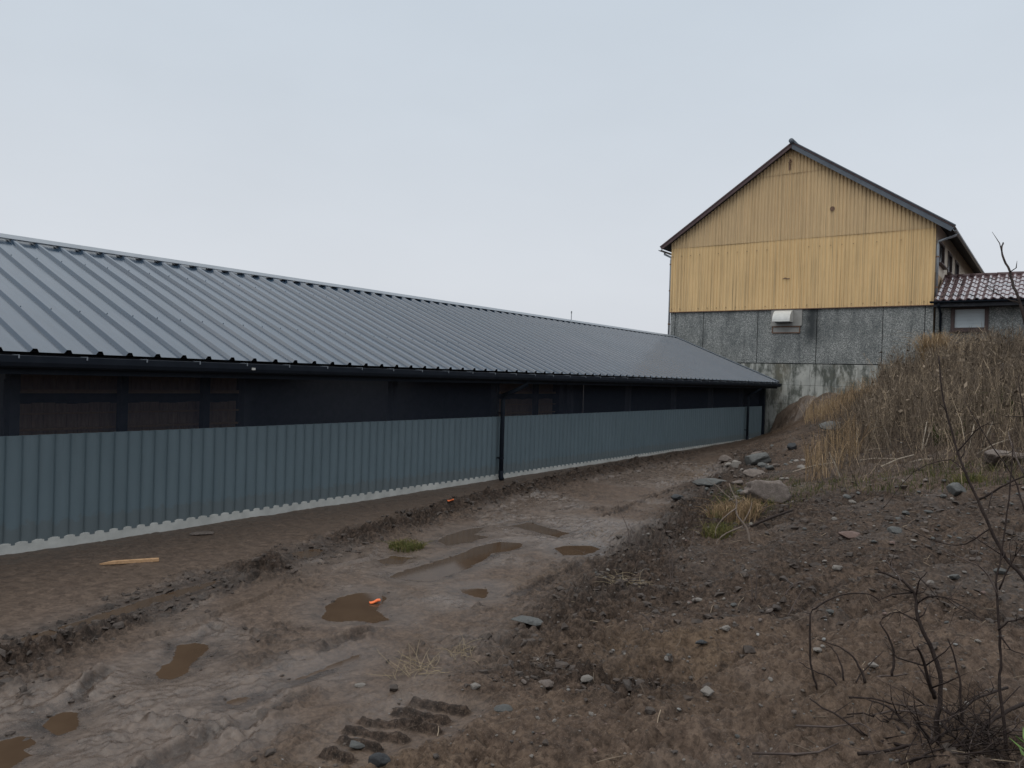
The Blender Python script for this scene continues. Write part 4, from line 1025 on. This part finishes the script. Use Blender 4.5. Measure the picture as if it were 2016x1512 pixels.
for _ in range(30):
    x0, y0 = 1300+rr.gauss(230, 190), 1400+rr.gauss(20, 60); a = rr.choice([rr.uniform(2.3, 3.3), rr.uniform(-.2, 1.1), rr.uniform(1.0, 2.1)]); L = rr.uniform(250, 700); pts = []; bend = rr.uniform(-.5, .5)
    for k in range(5):
        t = k/4; pts.append((x0+L*t*math.cos(a+bend*t)+rr.gauss(0, 8), y0-L*t*math.sin(a+bend*t)*.75+rr.gauss(0, 8)))
    BR_.append((pts, rr.uniform(.0022, .0042), rr.uniform(-.15, .15), rr.uniform(-.4, .45)))
shrub(zz(1400,1350), BR_, 'bare_shrub', 'dark tangled bare shrub in the lower right corner', 'shrub', .011, twigs=6)
BB = [([(550,960),(515,820),(497,650),(505,420),(560,370),(650,310),(760,280),(880,275),(950,295),(1000,330)], .006, 0, .3), ([(505,420),(480,412),(450,405)], .003, .1, .15)]
shrub(zz(550,960), BB, 'bramble', 'single bramble stem that arches over in a wide bow', 'bramble', .006, partname='stem')
CT = [([(740,895),(720,780),(670,680),(610,630)], .005, 0, .15), ([(890,905),(850,790),(780,700),(700,655),(550,600)], .0065, 0, .2), ([(1080,860),(1095,760),(1085,660),(1050,570),(1000,480),(1075,410)], .007, 0, .1),
      ([(820,905),(870,830),(960,740),(1020,680)], .004, 0, .2), ([(700,935),(640,870),(520,820),(420,760)], .005, -.05, .15), ([(960,888),(1010,860),(1150,855),(1350,885),(1600,920)], .005, 0, .1), ([(710,930),(600,1050),(480,1190)], .004, -.1, -.25)]
shrub(zz(890,905), CT, 'cut_shrub', 'cut down shrub of six bent dark stems on a low mound', 'shrub', .006, partname='stem')
SR = [([(1580,1195),(1570,1050),(1555,870),(1530,750),(1475,595)], .006, 0, .1)]
shrub(zz(1580,1195), SR, 'upright_twig', 'lone thin upright stem right of the tangled shrub trunk', 'stem', .006, partname='stem')
SP = [([(1981,1490),(1976,1425),(1968,1358),(1970,1314),(1968,1248),(1963,1183),(1964,1134),(1972,1092),(1982,1010),(1990,940),(1994,870)], .0065, 0, .3),
      ([(1966,1240),(1985,1225),(2016,1215),(2040,1190)], .004, .1, 0), ([(1964,1170),(1935,1120),(1890,1098),(1860,1085)], .004, .15, .3), ([(1968,1250),(1990,1280),(2020,1290)], .004, .1, 0), ([(1965,1160),(1990,1110),(2016,1070)], .004, .15, .1)]
shrub((1981,1490), SP, 'bare_sapling', 'tall thin sapling stem rising along the right edge', 'sapling', .009, zoomed=False, twigs=2)
SP2 = [([(2070,1330),(2045,1190),(2016,1140),(1978,1095),(1950,1040),(1925,985),(1900,930),(1885,890),(1868,830),(1855,770),(1848,700)], .010, 0, .7),
       ([(1950,1040),(1900,1070),(1850,1068),(1780,1040)], .004, .35, .6), ([(1925,985),(1970,960),(2016,938),(2060,925)], .006, .4, .2), ([(1900,930),(1870,905),(1800,930),(1740,1000)], .003, .5, .8), ([(1885,890),(1920,850),(1950,830)], .004, .5, .4),
       ([(2060,1260),(2040,1000),(2045,800),(2030,680),(2004,584),(1996,565),(1988,535),(1976,510),(1971,489),(1975,478)], .009, 0, .6), ([(2035,640),(2010,600),(1991,591),(1957,574),(1932,554)], .0035, .5, .8),
       ([(2045,1100),(2016,1000),(1990,930),(1940,860),(1900,790)], .005, .1, .6), ([(2045,1000),(2000,900),(1985,850)], .005, .2, .5), ([(2045,900),(2016,820),(2005,740)], .004, .3, .5)]
shrub((2070,1330), SP2, 'bare_bush', 'leaning dark bush reaching in over the right edge against the weeds', 'bush', .013, zoomed=False, twigs=3)
for nm, lab, ps in (('cut_twigs', 'pair of short upright cut twigs standing on the sandy bank', [([(1482,1185),(1480,1160),(1477,1132)], .005, 0, .05), ([(1487,1186),(1489,1150),(1491,1112)], .005, 0, .05)]),
                    ('cut_twigs', 'pair of thin upright twigs among the dark churned clods', [([(1321,1150),(1319,1120),(1316,1080)], .004, 0, .1), ([(1325,1152),(1324,1125),(1322,1062)], .004, 0, .1)]),
                    ('cut_twigs', 'short leaning twig forked on the ground beside the sandy bank', [([(1551,1215),(1562,1190),(1582,1158)], .005, 0, .1), ([(1545,1172),(1555,1158),(1570,1148),(1588,1147)], .004, .1, .15)]),
                    ('cut_twigs', 'slanting dark twig poking out of the sandy earth', [([(1289,1236),(1278,1222),(1264,1206)], .006, 0, .05)]),
                    ('dead_sticks', 'leafless forked twigs hanging over the earth left of the big boulder', [([(1477,1072),(1470,1040),(1455,1020),(1449,1005),(1450,985),(1440,965),(1436,952)], .012, 0, .4), ([(1465,1035),(1430,1050),(1412,1065),(1412,1072)], .008, .1, -.1), ([(1450,1000),(1430,1015),(1412,1035),(1408,1055)], .007, .2, .0), ([(1447,990),(1420,965),(1405,950)], .006, .3, .5), ([(1462,1030),(1478,1000),(1480,985)], .006, .1, .3)]),
                    ('dead_twigs', 'bare upright twigs at the edge of the clods above the dark oval puddle', [([(1238,1078),(1235,1040),(1222,1010),(1215,985)], .005, 0, .3), ([(1262,1085),(1248,1050),(1236,1030)], .005, 0, .2), ([(1350,1105),(1362,1070),(1368,1040)], .005, -.3, 0)])):
    shrub(ps[0][0][0], ps, nm, lab, 'twigs', .005, mat='stick' if nm == 'dead_sticks' else 'twig', zoomed=False, partname='twig', twigs=1 if nm[:4] == 'dead' else 0)
LY = [(90,1450),(400,1440),(560,1420),(700,1370)]
for pts, r, lab in (([zz(*q) for q in LY], .006, 'long dark twig lying along the bottom edge'), ([zz(*q) for q in [(400,1240),(640,1245),(850,1250),(960,1300)]], .005, 'long pale twig lying flat left of the tangled shrub')):
    P = [hit(*q)+up*.012 for q in pts]
    tag(MB().tube(P, [r, r, r*.8, r*.4], 6).build('fallen_twig', MAT['twig'], smooth=True), lab, 'twig')
# green weed sprig in the corner
c = hit(2022, 1506); wd = empty('green_weed', c, 'fresh green leafy weed in the bottom right corner', 'weed')
for k in range(9):
    a = k*2.4; h = .035+.008*k; base = c+up*(.01+.010*k); d = np.array([math.cos(a), math.sin(a), .5]); e = np.cross(nrm(d), up)*.010
    q = [base, base+d*h*.5+e, base+d*h+up*.01, base+d*h*.5-e]
    MB().add(q+[x+up*.002 for x in q], [(0,1,2,3), (4,7,6,5), (0,4,5,1), (1,5,6,2), (2,6,7,3), (3,7,4,0)]).build('leaf', MAT['leaf'], wd)
MB().tube([c, c+up*.13], .003, 5).build('stem', MAT['leaf'], wd)

# ------------------------------------------------------------------ daylight: overcast
SUN_EL, SUN_AZ = math.radians(58), math.radians(200)
w = bpy.data.worlds.new('World'); scn.world = w; w.use_nodes = True; t = w.node_tree; N_ = t.nodes
bg = N_['Background']; bg.inputs[1].default_value = .1
sky = N_.new('ShaderNodeTexSky'); sky.sky_type = 'NISHITA'; sky.sun_disc = False; sky.sun_elevation = SUN_EL; sky.sun_rotation = SUN_AZ; sky.dust_density = 4; sky.air_density = 1.5
hs = N_.new('ShaderNodeHueSaturation'); hs.inputs['Saturation'].default_value = .25; t.links.new(sky.outputs[0], hs.inputs['Color'])
tc = N_.new('ShaderNodeTexCoord'); sp = N_.new('ShaderNodeSeparateXYZ'); t.links.new(tc.outputs['Generated'], sp.inputs[0])
mr = N_.new('ShaderNodeMapRange'); mr.inputs[1].default_value = -.05; mr.inputs[2].default_value = 1; t.links.new(sp.outputs[2], mr.inputs[0])
rp_ = N_.new('ShaderNodeValToRGB'); e = rp_.color_ramp.elements
e[0].position = 0; e[0].color = (.700,.725,.772, 1); e[1].position = .16; e[1].color = (.712,.750,.806, 1)
for pos, c in ((.36, (.625,.688,.762)), (.50, (.60,.675,.76)), (.60, (.86,.93,1.)), (1., (1.18, 1.18, 1.16))):
    q = e.new(pos); q.color = (*c, 1)
t.links.new(mr.outputs[0], rp_.inputs[0])
mp = N_.new('ShaderNodeMapping'); mp.inputs['Scale'].default_value = (1, 1, 2.2); t.links.new(tc.outputs['Generated'], mp.inputs[0])
nz = N_.new('ShaderNodeTexNoise'); nz.inputs['Scale'].default_value = 1.6; nz.inputs['Detail'].default_value = 5; nz.inputs['Roughness'].default_value = .55; t.links.new(mp.outputs[0], nz.inputs['Vector'])
cr = N_.new('ShaderNodeMapRange'); cr.inputs[1].default_value = .3; cr.inputs[2].default_value = .7; cr.inputs[3].default_value = 9.45; cr.inputs[4].default_value = 10.2; t.links.new(nz.outputs['Fac'], cr.inputs[0])
ml = N_.new('ShaderNodeVectorMath'); ml.operation = 'SCALE'; t.links.new(rp_.outputs[0], ml.inputs[0]); t.links.new(cr.outputs[0], ml.inputs['Scale'])
mx = N_.new('ShaderNodeMix'); mx.data_type = 'RGBA'; mx.inputs[0].default_value = .93
t.links.new(hs.outputs[0], mx.inputs[6]); t.links.new(ml.outputs[0], mx.inputs[7]); t.links.new(mx.outputs[2], bg.inputs[0])
sun = bpy.data.lights.new('sun', 'SUN'); sun.energy = .8; sun.angle = math.radians(60); sun.color = (1, .97, .93)
so = bpy.data.objects.new('sun', sun); COL.objects.link(so)
dv = Vector((math.sin(SUN_AZ)*math.cos(SUN_EL), math.cos(SUN_AZ)*math.cos(SUN_EL), math.sin(SUN_EL)))
so.rotation_euler = dv.to_track_quat('Z', 'Y').to_euler()
